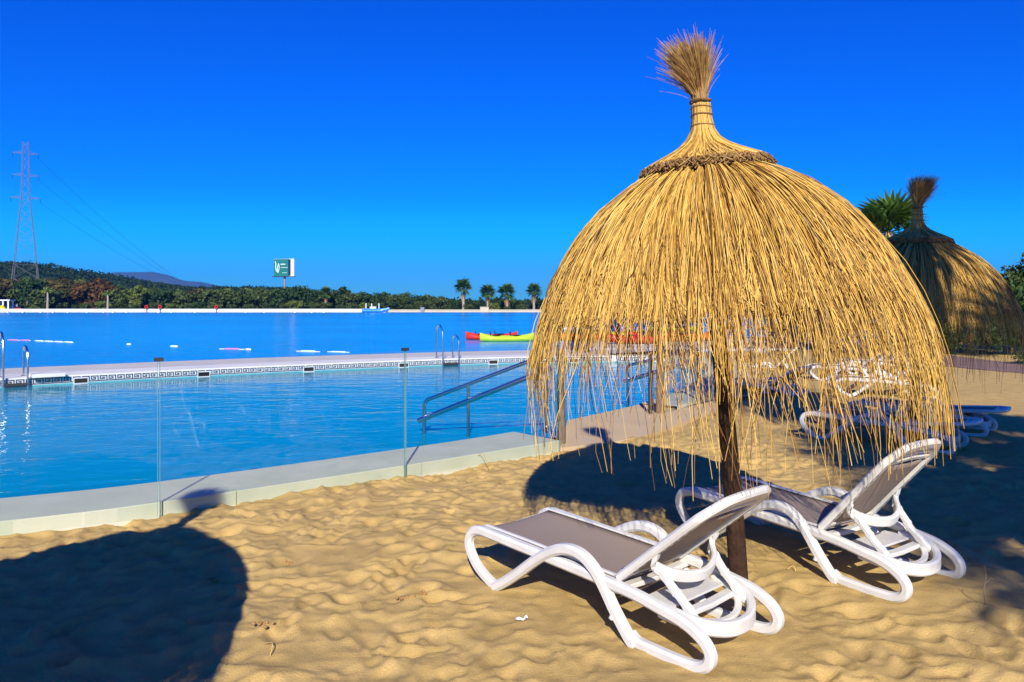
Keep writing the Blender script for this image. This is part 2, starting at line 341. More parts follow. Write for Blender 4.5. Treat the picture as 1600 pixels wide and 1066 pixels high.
far_flat = np.clip((Y - 11) / 8, 0, 1); Z *= (1 - 0.6 * far_flat)
for (n_, d_, b_, l_) in LOUNGERS[:4]:                      # sand settles under the loungers' feet
    d_ = np.array(d_) / np.linalg.norm(d_); c_ = np.array(n_) + np.array([-d_[1], d_[0]]) * 0.305
    u_ = (X - c_[0]) * d_[0] + (Y - c_[1]) * d_[1]; v_ = -(X - c_[0]) * d_[1] + (Y - c_[1]) * d_[0]
    k_ = np.clip(1.25 - np.maximum(np.abs(u_ - 0.95) / 0.85, np.abs(v_) / 0.45), 0, 0.25) * 4
    m_ = k_ > 0.9; ref = Z[m_].mean(); Z = Z + k_ * (ref + 0.4 * (Z - ref) - Z)
pth = spline([(24, 13.0), (17.5, 15.6), (14.0, 18.6), (13.0, 22.5), (13.2, 27), (13.6, 40)], 8)
dpth = np.min(np.stack([np.hypot(X - p[0], Y - p[1]) for p in resample(pth, 0.7)]), 0)
Z = np.where(dpth < 2.4, Z * np.clip((dpth - 1.5) / 0.9, 0, 1), Z)
# rise a little against the kerb, fall away under deck, pool and lagoon
cen = deck_poly.mean(0)
nrm = normals2(groove); gin = groove + nrm * 0.12
deck_in = np.vstack([gin, right_out[1:-1] + (normals2(right_out) * 0.15)[1:-1], far_out + normals2(far_out) * 0.1])
under = in_poly(X, Y, deck_in)
shore = np.array([(9.0, 28.0), (15, 33), (24, 52), (38, 100), (60, 230), (-300, 230), (-300, 10), (-21, 11.2)])
lag = in_poly(X, Y, np.vstack([shore, far_out[::-1][1:]]))
Z = np.where(under | lag, -0.55, Z)
pave_poly = np.array([(0.62, 8.75), (1.3, 8.55), (2.3, 9.6), (2.35, 10.6), (3.4, 12.4), (2.6, 13.4), (0.7, 10.2)])
ni, nj = X.shape; idx = np.arange(ni * nj).reshape(ni, nj)
Q = np.stack([idx[:-1, :-1], idx[1:, :-1], idx[1:, 1:], idx[:-1, 1:]], -1).reshape(-1, 4)
sand_me = np_mesh('sand', np.stack([X, Y, Z], -1), Q, M['sand'], True)
o = link(bpy.data.objects.new('sand', sand_me)); tag(o, 'golden beach sand churned by footprints', 'sand', kind='structure')
def sand_z(x, y):
    i = min(max(np.searchsorted(gx, x), 0), ni - 1); j = min(max(np.searchsorted(gy, y), 0), nj - 1); return float(Z[i, j])

# brown path
def strip(name, P, half, z, mt, thick=0.05):
    n = normals2(P); a = P + n * half; b = P - n * half; mb = MB(); k = len(P)
    v = [(p[0], p[1], z) for p in a] + [(p[0], p[1], z) for p in b] + [(p[0], p[1], z - thick) for p in a] + [(p[0], p[1], z - thick) for p in b]
    f = []
    for i in range(k - 1): f += [(i, i + 1, k + i + 1, k + i), (i, 2 * k + i, 2 * k + i + 1, i + 1), (k + i, k + i + 1, 3 * k + i + 1, 3 * k + i)]
    mb.add(v, f); return mb.build(name, mt)
o = strip('path', pth, 1.35, 0.02, M['path'], 0.2); tag(o, 'brown paved path beside the sand', 'path', kind='structure')

# ------------------------------------------------------------------ pool structure
pool = empty('pool_deck', (0, 0, 0)); tag(pool, 'pale stone pool surround with kerb and far promenade', 'pool deck', kind='structure')
# near kerb: separate coping stones
gl = resample(groove, 0.05); il = resample(inner, 0.01)
N_ST = 9
def kerb_piece(t0, t1, name, mt):
    ts = np.linspace(t0, t1, 14); mb = MB()
    a = np.stack([np.interp(ts, np.linspace(0, 1, len(gl)), gl[:, k]) for k in (0, 1)], 1)
    n = normals2(a); b = []
    for p_, n_ in zip(a, n):                                   # opposite point square across the kerb
        r_ = il - p_; along = np.abs(r_[:, 0] * n_[1] - r_[:, 1] * n_[0]); far_ = np.hypot(r_[:, 0], r_[:, 1]) > 1.8
        b.append(il[int(np.argmin(along + 10 * far_))])
    b = np.array(b); k = len(ts); v = []; nb = n
    rows = [(a, -0.5), (a, DECK - 0.006), (a + n * 0.006, DECK), (b - nb * 0.03, DECK), (b, DECK - 0.025), (b, -0.9)]
    for P, z in rows: v += [(p[0], p[1], z) for p in P]
    f = [(r * k + i, r * k + i + 1, (r + 1) * k + i + 1, (r + 1) * k + i) for r in range(len(rows) - 1) for i in range(k - 1)]
    f += [tuple(r * k for r in range(len(rows))), tuple(r * k + k - 1 for r in range(len(rows) - 1, -1, -1))]
    mb.add(v, f); return mb.build(name, mt, pool)
edges = [0.0, 0.16, 0.31, 0.44, 0.5545, 0.665, 0.775, 0.885, 1.0]
for i in range(len(edges) - 1):
    kerb_piece(edges[i] + 0.0002, edges[i + 1] - 0.0002, 'coping_stone', M['kerb'])
# right kerb, far coping, far deck
def ring(a, b, name, mt, za=DECK, zb=DECK, wall_a=True, wall_b=True, n=60, low=-0.9):
    ts = np.linspace(0, 1, n); res = lambda P: resample(P, 0.03)
    A = np.stack([np.interp(ts, np.linspace(0, 1, len(res(a))), res(a)[:, k]) for k in (0, 1)], 1)
    B = np.stack([np.interp(ts, np.linspace(0, 1, len(res(b))), res(b)[:, k]) for k in (0, 1)], 1)
    v = [(p[0], p[1], za) for p in A] + [(p[0], p[1], zb) for p in B] + [(p[0], p[1], low) for p in A] + [(p[0], p[1], low) for p in B]
    f = []
    for i in range(n - 1):
        f.append((i, i + 1, n + i + 1, n + i))
        if wall_a: f.append((i, 2 * n + i, 2 * n + i + 1, i + 1))
        if wall_b: f.append((n + i, n + i + 1, 3 * n + i + 1, 3 * n + i))
    mb = MB(); mb.add(v, f); return mb.build(name, mt, pool)
rk_out = inner_right - normals2(inner_right) * 0.62
ring(inner_right[7:], rk_out[7:], 'right_kerb', M['kerb'], n=50)
ring(inner_right - normals2(inner_right) * 0.01, right_out, 'entrance_paving', M['paving'], DECK - 0.012, 0.04, True, True, n=50)
fi_off = far_in - normals2(far_in) * 1.1
ring(far_in - normals2(far_in) * 0.004, fi_off, 'far_coping', M['coping'], DECK, DECK, True, True)
ring(fi_off, far_out[6:], 'promenade', M['deck'], DECK - 0.02, DECK - 0.02, True, True)
rail_edge = far_out[6:] + normals2(far_out[6:]) * 0.001
# frieze: white tile band, navy key pattern, light stripe
FL = resample(np.vstack([inner_right[-26:], far_in[1:]]), 0.02); FN = normals2(FL); s_f = np.r_[0, np.cumsum(np.linalg.norm(np.diff(FL, axis=0), axis=1))]
def wallpt(s, z, off):
    x = np.interp(s, s_f, FL[:, 0]); y = np.interp(s, s_f, FL[:, 1]); nx = np.interp(s, s_f, FN[:, 0]); ny = np.interp(s, s_f, FN[:, 1])
    return (x + nx * off, y + ny * off, z)
def wallband(name, z0, z1, off, mt, n=120):
    mb = MB(); v = []
    for i in range(n + 1):
        s = s_f[-1] * i / n; v += [wallpt(s, z0, off), wallpt(s, z1, off), wallpt(s, z0, 0), wallpt(s, z1, 0)]
    f = []
    for i in range(n):
        a, b = 4 * i, 4 * i + 4; f += [(a, b, b + 1, a + 1), (a + 1, b + 1, b + 3, a + 3), (a + 2, a, b, b + 2)]
    mb.add(v, f); return mb.build(name, mt, pool)
wallband('tile_band', -0.055, DECK - 0.03, 0.006, M['tile_white'])
wallband('waterline_tiles', -0.6, -0.058, 0.004, M['tile_teal'])
mb = MB(); U = 0.178; H0 = -0.032; HH = 0.104; w = 0.022
n_units = int(s_f[-1] / U) - 1
def stroke(mb, s0, z0, s1, z1):
    a, b = min(s0, s1) - w / 2, max(s0, s1) + w / 2; c, d = min(z0, z1) - w / 2, max(z0, z1) + w / 2
    p = [wallpt(a, c, .009), wallpt(b, c, .009), wallpt(b, d, .009), wallpt(a, d, .009)]
    mb.add(p, [(0, 1, 2, 3)])
for i in range(n_units):
    s = 0.1 + i * U; g = lambda x, y: (s + x * U, H0 + y * HH)
    path = [(0.0, 0.0), (0.0, 1.0), (0.74, 1.0), (0.74, 0.34), (0.30, 0.34), (0.30, 0.66), (0.5, 0.66)]
    for a, b in zip(path[:-1], path[1:]): stroke(mb, *g(*a), *g(*b))
    stroke(mb, *g(0.12, 0.0), *g(0.92, 0.0))
kp = mb.build('key_pattern', M['tile_navy'], pool); tag(kp, kind='stuff')
# skimmer mouths along the far wall
def near_s(x, y):
    d = np.hypot(FL[:, 0] - x, FL[:, 1] - y); return s_f[int(np.argmin(d))]
def s_at_px(xp):
    r = FL[:, 0] / FL[:, 1] * F + 800; k = np.where(np.arange(len(r)) > 120, np.abs(r - xp), 1e9); return s_f[int(np.argmin(k))]
for xp in (127, 318, 482, 630, 770, 896):
    s = s_at_px(xp); a, b = wallpt(s - 0.16, 0, 0), wallpt(s + 0.16, 0, 0); c = wallpt(s, 0, 0.004)
    ang = math.atan2(b[1] - a[1], b[0] - a[0]); rot = Matrix.Rotation(ang, 3, 'Z')
    sk = empty('skimmer', (0, 0, 0), 0, pool)
    m1 = MB()
    for (dx, dz, sx, sz) in ((0, 0.045, 0.30, 0.02), (0, -0.075, 0.30, 0.02), (-0.14, -0.015, 0.02, 0.10), (0.14, -0.015, 0.02, 0.10)):
        m1.box(Vector(c) + rot @ Vector((dx, 0, dz)), (sx, 0.05, sz), rot)
    m1.build('frame', M['tile_white'], sk); MB().box(Vector(c) + Vector((0, 0, -0.015)), (0.26, 0.03, 0.10), rot).build('mouth', M['black'], sk)
# raised block beside the left ladder
s = s_at_px(74); c = wallpt(s, DECK + 0.0, -0.18); a, b = wallpt(s - .1, 0, 0), wallpt(s + .1, 0, 0); rot = Matrix.Rotation(math.atan2(b[1] - a[1], b[0] - a[0]), 3, 'Z')
MB().box((c[0], c[1], DECK + 0.03), (0.62, 0.7, 0.075), rot).build('inspection_slab', M['coping'], pool)

# ------------------------------------------------------------------ glass fence
gout = resample(groove - normals2(groove) * 0.035, 0.02)
gs = np.r_[0, np.cumsum(np.linalg.norm(np.diff(gout, axis=0), axis=1))]
def g_at(xp):
    r = gout[:, 0] / gout[:, 1] * F + 800; r = np.where(gout[:, 1] < 4.0, -1e9, r); k = int(np.argmin(np.abs(r - xp))); return gs[k]
def gpt(s): return np.array([np.interp(s, gs, gout[:, 0]), np.interp(s, gs, gout[:, 1])])
joints = [g_at(248) - 2.25, g_at(248), g_at(632), g_at(876)]
pl = ['leftmost clear glass pool fence panel running out of the frame', 'clear glass fence panel between the two dark clamp caps', 'clear glass fence panel ending at the tall wooden post']
for i in range(3):
    a, b = gpt(joints[i] + 0.006), gpt(joints[i + 1] - 0.006); c = (a + b) / 2; ang = math.atan2(b[1] - a[1], b[0] - a[0]); L = np.linalg.norm(b - a)
    t = empty('glass_panel', (c[0], c[1], 0.0), ang); tag(t, pl[i], 'glass panel', 'glass fence panels')
    MB().box((0, 0, 0.62), (L - 0.008, 0.012, 1.20)).build('pane', M['glass'], t)
    for sx in (-1, 1): MB().box((sx * (L / 2 - 0.002), 0, 0.62), (0.003, 0.0118, 1.20)).build('edge', M['glass_edge'], t)
    if i < 2:
        MB().box((L / 2 + 0.006, 0, 1.235), (0.07, 0.03, 0.028)).build('clamp_cap', M['dark_steel'], t)
mb_ = MB()

def post(name, x, y, h, w, label, mt, cat='post', lean=0.0):
    t = empty(name, (x, y, sand_z(x, y) - 0.02 if y < 8.7 else 0.0)); tag(t, label, cat, 'glass fence posts')
    path = [(lean * k * h / 6 + random.uniform(-.004, .004), random.uniform(-.004, .004), k * h / 6) for k in range(7)]
    MB().tube(path, [w * (1.05 - 0.03 * k) for k in range(7)], 10).build('shaft', mt, t, True)
    MB().lathe([(w * 0.84, h), (w * 0.8, h + 0.012), (w * 0.4, h + 0.02)], n=10).build('cap', M['dark_steel'], t)
    return t
p = pd(877, 600, 8.95)
post('fence_post', p[0], p[1], 1.13, 0.052, 'weathered wooden post at the right end of the glass fence', M['post_wood'])
p = pd(1031, 600, 11.3); post('fence_post', p[0], p[1], 1.12, 0.062, 'weathered wooden post at the far side of the pool entrance', M['post_wood'])
p = pd(1016, 600, 11.2); post('fence_post', p[0], p[1], 0.95, 0.033, 'slim dark metal post beside the wooden entrance post', M['dark_steel'])
# glass panels beyond the entrance
p0 = np.array(pd(1036, 600, 11.35)[:2]); p1 = np.array([3.35, 12.9]); p2 = np.array([5.2, 14.4])
for a, b, lb in ((p0, p1, 'clear glass panel right of the pool entrance seen through the straw fringe'), (p1, p2, 'clear glass panel beyond the umbrella pole above the shaded sand')):
    c = (a + b) / 2; ang = math.atan2(b[1] - a[1], b[0] - a[0]); L = np.linalg.norm(b - a)
    t = empty('glass_panel', (c[0], c[1], 0.0), ang); tag(t, lb, 'glass panel', 'glass fence panels')
    MB().box((0, 0, 0.60), (L - 0.03, 0.012, 1.05)).build('pane', M['glass'], t)
    for sx in (-1, 1): MB().box((sx * (L / 2 - 0.012), 0, 0.60), (0.004, 0.0118, 1.05)).build('edge', M['glass_edge'], t)
    MB().box((0, 0, 0.045), (L - 0.03, 0.05, 0.05)).build('bottom_rail', M['dark_steel'], t)

# ------------------------------------------------------------------ handrails into the pool
def handrail(up, low, zt, zl, label, with_mid=True):
    t = empty('handrail', (up[0], up[1], 0.0)); tag(t, label, 'handrail', 'pool handrails')
    u = np.array(up); l = np.array(low); d = l - u; P = lambda k, z: (d[0] * k, d[1] * k, z)
    zz = lambda k: zt + (zl - zt) * k
    top = [P(-0.02, 0.05), P(-0.02, zt - 0.14), P(-0.012, zt - 0.05), P(0.02, zt - 0.005), P(0.06, zz(0.06) + .01)] + [P(k, zz(k)) for k in np.linspace(0.1, 0.97, 8)] + [P(0.99, zl - 0.015), P(1.0, zl - 0.06), P(1.0, -0.25)]
    MB().tube(top, 0.026, 10).build('top_rail', M['steel'], t, True)
    mb = MB(); mb.tube([P(-0.05, zt - 0.16), P(0.5, zz(0.5) - 0.215), P(1.05, zl - 0.27)], 0.036, 10); mb.build('lower_rail', M['steel'], t, True)
    if with_mid: MB().tube([P(0.615, zz(0.615)), P(0.615, -0.3)], 0.02, 10).build('post', M['steel'], t, True)
    MB().lathe([(0.05, 0.0), (0.05, 0.012), (0.03, 0.016)], P(-0.02, DECK - 0.002), 12).build('flange', M['steel'], t)
handrail((0.40, 9.72), (-1.19, 10.4), 1.02, 0.36, 'steel double handrail sloping into the pool left of the umbrella')
handrail((3.02, 12.5), (1.97, 13.1), 0.95, 0.63, 'steel double handrail at the pool behind the umbrella pole', False)

# ------------------------------------------------------------------ pool ladders on the far wall
def ladder(xp1, xp2, label):
    t = empty('pool_ladder', (0, 0, 0)); tag(t, label, 'pool ladder', 'steel pool ladders')
    ends = []
    for xp, h in ((xp1, 0.97), (xp2, 0.66)):
        s = s_at_px(xp); q = lambda off, z: wallpt(s, z, off)
        arc = [q(-0.42, DECK)] + [q(-0.42, DECK + h * k) for k in (0.3, 0.6, 0.82)] + [q(-0.38, DECK + h * 0.93), q(-0.27, DECK + h), q(-0.13, DECK + h * 0.99), q(-0.0, DECK + h * 0.90), q(0.07, DECK + h * 0.78), q(0.08, DECK + h * 0.5), q(0.08, DECK), q(0.08, -0.9)]
        MB().tube(arc, 0.022, 8).build('grab_rail', M['steel'], t, True); ends.append(s)
        MB().lathe([(0.06, 0), (0.06, 0.012), (0.03, 0.02)], q(-0.42, DECK), 10).build('flange', M['steel'], t)
    for z in (-0.02, -0.3):
        a, b = wallpt(ends[0], z, 0.08), wallpt(ends[1], z, 0.08); MB().tube([a, b], 0.03, 6).build('tread', M['dark_steel'], t)
ladder(5, 43, 'steel pool ladder at the left edge of the photo')
ladder(690, 716, 'steel pool ladder on the far wall near the kayaks')

# ------------------------------------------------------------------ thatched umbrellas
def straws(P, r0, r1, mt, name, curlseed=0):
    """P: N x K x 3 centre lines -> three sided stalks"""
    n, k, _ = P.shape; T = np.gradient(P, axis=1); T /= np.linalg.norm(T, axis=2, keepdims=True) + 1e-9
    g = np.random.default_rng(curlseed).normal(size=(n, 1, 3)); a = g - T * (g * T).sum(2, keepdims=True); a /= np.linalg.norm(a, axis=2, keepdims=True) + 1e-9
    b = np.cross(T, a); rr = np.linspace(1, 0, k)[None, :, None] * r0 + np.linspace(0, 1, k)[None, :, None] * r1
    V = np.stack([P + rr * (a * math.cos(t) + b * math.sin(t)) for t in (0, 2.0944, 4.1888)], 2)     # n k 3 3
    base = (np.arange(n) * k * 3)[:, None, None] + (np.arange(k - 1) * 3)[None, :, None]
    j = np.array([0, 1, 2])[None, None, :]; j2 = np.array([1, 2, 0])[None, None, :]
    Qd = np.stack([base + j, base + j2, base + 3 + j2, base + 3 + j], -1).reshape(-1, 4)
    return np_mesh(name, V.reshape(-1, 3), Qd, mt)
PR = np.array([(0.08, 2.50), (0.24, 2.46), (0.37, 2.405), (0.53, 2.305), (0.69, 2.175), (0.82, 2.025), (0.935, 1.855), (1.02, 1.69), (1.08, 1.55), (1.115, 1.42), (1.135, 1.28), (1.145, 1.05), (1.14, 0.6)])
PR = spline(PR, 6); PS = np.r_[0, np.cumsum(np.linalg.norm(np.diff(PR, axis=0), axis=1))]
PN = np.gradient(PR, axis=0); PN /= np.linalg.norm(PN, axis=1, keepdims=True); PNn = np.stack([-PN[:, 1], PN[:, 0]], 1)
s_of_z = lambda z: np.interp(-z, -PR[:, 1], PS)
def dome_straws(n, seed, s_lo, s_hi, lift_lo, lift_hi, hang, k=9, wander=0.035):
    r = np.random.default_rng(seed); az = r.uniform(0, 2 * math.pi, n)
    hank = 0.5 + 0.5 * np.sin(az * 23 + 3 * np.sin(az * 7)) ; hank2 = 0.5 + 0.5 * np.sin(az * 9 + 1.3 + 2 * np.sin(az * 4))
    az = az + 0.022 * np.sin(az * 41) + 0.03 * np.sin(az * 17 + 1)
    s0 = r.uniform(s_lo, s_hi, n)
    side = np.clip(np.cos(az - R(-60)), 0, 1)                  # the fringe hangs longest towards the front right
    tail = r.random(n) < hang * (0.045 + 0.30 * hank * hank2 + 0.06 * side)
    rimz = np.where(tail, 1.64 - r.exponential(0.195, n) * (1 + 0.55 * side), 1.61 + 0.17 * r.random(n))
    rimz = np.where(tail & (r.random(n) < 0.05 + 0.10 * side), rimz - 0.30 * r.random(n), rimz)
    rimz = np.maximum(rimz, 0.78 + 0.2 * r.random(n))
    s1 = s_of_z(rimz); t = np.linspace(0, 1, k)[None, :]; S = s0[:, None] * (1 - t) + s1[:, None] * t
    bundle = (0.5 + 0.5 * np.sin(az * 70 + 4 * np.sin(az * 11)))[:, None]
    lift = (r.uniform(lift_lo, lift_hi, n)[:, None] * (0.15 + 1.2 * bundle)) * (0.55 + 0.45 * np.sin(math.pi * np.clip(t * 1.2, 0, 1))) + 0.0022 * r.normal(size=(n, k))
    rr = np.interp(S, PS, PR[:, 0]) + lift * np.interp(S, PS, PNn[:, 0]); zz = np.interp(S, PS, PR[:, 1]) + lift * np.interp(S, PS, PNn[:, 1])
    A = az[:, None] + wander * r.normal(size=(n, 1)) * t + 0.012 * r.normal(size=(n, 1)) * np.sin(t * 7 + r.uniform(0, 6, (n, 1)))
    low = np.clip((1.5 - zz) / 0.5, 0, 1)
    rr = rr + low * r.normal(size=(n, 1)) * 0.045; A = A + low * r.normal(size=(n, 1)) * 0.055
    return np.stack([rr * np.cos(A), rr * np.sin(A), zz], -1)
P_main = np.concatenate([dome_straws(12000, 1, 0.02, 0.30, 0.0, 0.042, 0.38), dome_straws(8800, 2, 0.35, 0.95, 0.0, 0.046, 0.42), dome_straws(3600, 3, 0.9, 1.2, -0.02, 0.036, 0.4)])
thatch_me = straws(P_main, 0.0031, 0.0019, M['straw'], 'thatch', 11)
fringe_me = straws(dome_straws(3000, 4, 0.9, 1.25, -0.03, 0.03, 9.0, 12, 0.09), 0.0023, 0.0012, M['straw'], 'fringe', 15)
# cap collar, neck and tuft
def cap_straws(n, seed):
    r = np.random.default_rng(seed); az = r.uniform(0, 2 * math.pi, n); prof = np.array([(0.052, 2.86), (0.058, 2.74), (0.085, 2.665), (0.145, 2.605), (0.235, 2.555), (0.32, 2.515), (0.372, 2.485)])
    prof = spline(prof, 5); ps = np.linspace(0, 1, len(prof)); k = 9
    t = np.linspace(0, 1, k)[None, :] * r.uniform(0.93, 1.03, n)[:, None]; t = np.clip(t, 0, 1.0)
    lay = r.uniform(-0.03, 0.012, n)[:, None]
    rr = np.interp(t, ps, prof[:, 0]) + 0.35 * lay * (1 - t) ; zz = np.interp(t, ps, prof[:, 1]) + lay * t + 0.003 * r.normal(size=(n, 1))
    A = az[:, None] + 0.25 * r.normal(size=(n, 1)) * t
    return np.stack([rr * np.cos(A), rr * np.sin(A), zz], -1)
cap_me = straws(cap_straws(3800, 5), 0.003, 0.0042, M['straw'], 'cap_thatch', 12)
def rim_ends(n, seed):
    r = np.random.default_rng(seed); az = r.uniform(0, 2 * math.pi, n); rad = r.uniform(0.325, 0.382, n); z0 = r.uniform(2.475, 2.505, n)
    rad2 = rad + r.uniform(0.0, 0.03, n); z1 = z0 - r.uniform(0.025, 0.05, n); az2 = az + r.normal(size=n) * 0.12
    a = np.stack([rad * np.cos(az), rad * np.sin(az), z0], -1); b = np.stack([rad2 * np.cos(az2), rad2 * np.sin(az2), z1], -1)
    return np.stack([a, (a + b) / 2 + r.normal(size=(n, 3)) * 0.002, b], 1)
ends_me = straws(rim_ends(2600, 6), 0.0045, 0.004, M['straw_ends'], 'cap_rim', 13)
def tuft_straws(n, seed):
    r = np.random.default_rng(seed); az = r.uniform(0, 2 * math.pi, n); q = np.sqrt(r.random(n)); k = 8
    top = r.beta(3.0, 1.6, n) * 0.30 + 0.12 + np.where(r.random(n) < 0.05, r.random(n) * 0.10, 0); spread = q * r.uniform(0.07, 0.16, n) * (1 + np.where(r.random(n) < 0.04, r.random(n) * 0.9, 0))
    t = np.linspace(0, 1, k)[None, :]
    rad = 0.042 * q[:, None] + spread[:, None] * (np.clip(t - 0.10, 0, 1) ** 1.75) * 1.2
    z = 2.68 + 0.18 * np.clip(t * 4, 0, 1) + top[:, None] * t - 0.10 * spread[:, None] * t ** 3
    bend = 0.02 * r.normal(size=(n, 2, 1)) * t[:, None, :] ** 2
    return np.stack([rad * np.cos(az)[:, None] + bend[:, 0] - 0.05 * t ** 2, rad * np.sin(az)[:, None] + bend[:, 1], z], -1)
M['tuft'] = island_mat('tuft', [(0.34, 0.17, 0.06), (0.62, 0.38, 0.13), (0.80, 0.56, 0.24)], 0.6, 0.3, 0.3)
tuft_me = straws(tuft_straws(1500, 8), 0.0030, 0.0009, M['tuft'], 'tuft', 14)
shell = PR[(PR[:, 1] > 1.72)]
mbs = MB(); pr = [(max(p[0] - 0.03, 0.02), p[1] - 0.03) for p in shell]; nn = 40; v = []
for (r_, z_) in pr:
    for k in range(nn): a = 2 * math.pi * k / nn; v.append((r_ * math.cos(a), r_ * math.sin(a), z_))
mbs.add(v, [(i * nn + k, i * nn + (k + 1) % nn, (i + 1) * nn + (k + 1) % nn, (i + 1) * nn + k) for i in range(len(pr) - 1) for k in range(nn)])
shell_me = mbs.mesh('thatch_light_block', M['straw_dark'])  # opaque dome added inside the straw to keep sunlight from leaking through
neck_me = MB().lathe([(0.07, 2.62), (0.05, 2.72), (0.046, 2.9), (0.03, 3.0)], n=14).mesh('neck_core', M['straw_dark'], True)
tie_me = [MB().tube([((r_) * math.cos(a), (r_) * math.sin(a), z_ + 0.004 * math.sin(a * 2)) for a in np.linspace(0, 2 * math.pi, 25)], 0.0055, 6, False).mesh('tie', M['rope'], True) for r_, z_ in ((0.062, 2.885), (0.0575, 2.845), (0.0605, 2.80), (0.066, 2.735))]
hoop_me = MB().tube([(0.93 * math.cos(a), 0.93 * math.sin(a), 1.735) for a in np.linspace(0, 2 * math.pi, 41)], 0.014, 6, False).mesh('hoop', M['pole_wood'], True)
rib_me = MB().tube([(0.05, 0, 2.42), (0.35, 0, 2.33), (0.64, 0, 2.12), (0.83, 0, 1.90), (0.93, 0, 1.735)], 0.014, 6).mesh('rib', M['pole_wood'], True)
strut_me = MB().tube([(0.05, 0, 1.72), (0.74, 0, 1.98)], 0.013, 6).mesh('strut', M['pole_wood'], True)
pole_me = MB().tube([(0.006 * math.sin(z_ * 3), 0.006 * math.cos(z_ * 2.1), z_) for z_ in np.linspace(-0.3, 2.6, 16)], [0.058 - 0.003 * k / 3 for k in range(16)], 14).mesh('pole', M['pole_wood'], True)
def umbrella(loc, rot, label, scale=1.0):
    t = empty('thatched_umbrella', loc); t.rotation_euler = rot; t.scale = (scale,) * 3; tag(t, label, 'beach umbrella', 'straw thatched beach umbrellas')
    def part(nm, me, kind=None, rz=0.0):
        q = bpy.data.objects.new(nm, me); q.rotation_euler = (0, 0, rz); link(q, t)
        if kind: q['kind'] = kind
        return q
    part('pole', pole_me); part('thatch', thatch_me, 'stuff'); part('fringe', fringe_me, 'stuff'); part('cap', cap_me, 'stuff'); part('cap_rim', ends_me, 'stuff')
    part('tuft', tuft_me, 'stuff'); part('thatch_light_block', shell_me); part('neck', neck_me); part('hoop', hoop_me)
    for m_ in tie_me: part('tie', m_)
    for k in range(8): part('rib', rib_me, None, k * math.pi / 4)
    for k in range(4): part('strut', strut_me, None, k * math.pi / 2 + 0.3)
    return t
LEAN = R(-4.6)
umbrella((1.36, 4.60, 0.0), (0, LEAN, 0), 'large golden straw umbrella on a dark pole beside the two front loungers')
umbrella((4.84, 9.25, -0.06), (0, R(-0.8), R(140)), 'shaded straw umbrella at the right edge behind the large one')
umbrella((-2.52, 1.12, 0.0), (0, R(1.5), R(70)), 'straw umbrella beside the viewer, known by its shadow at lower left')

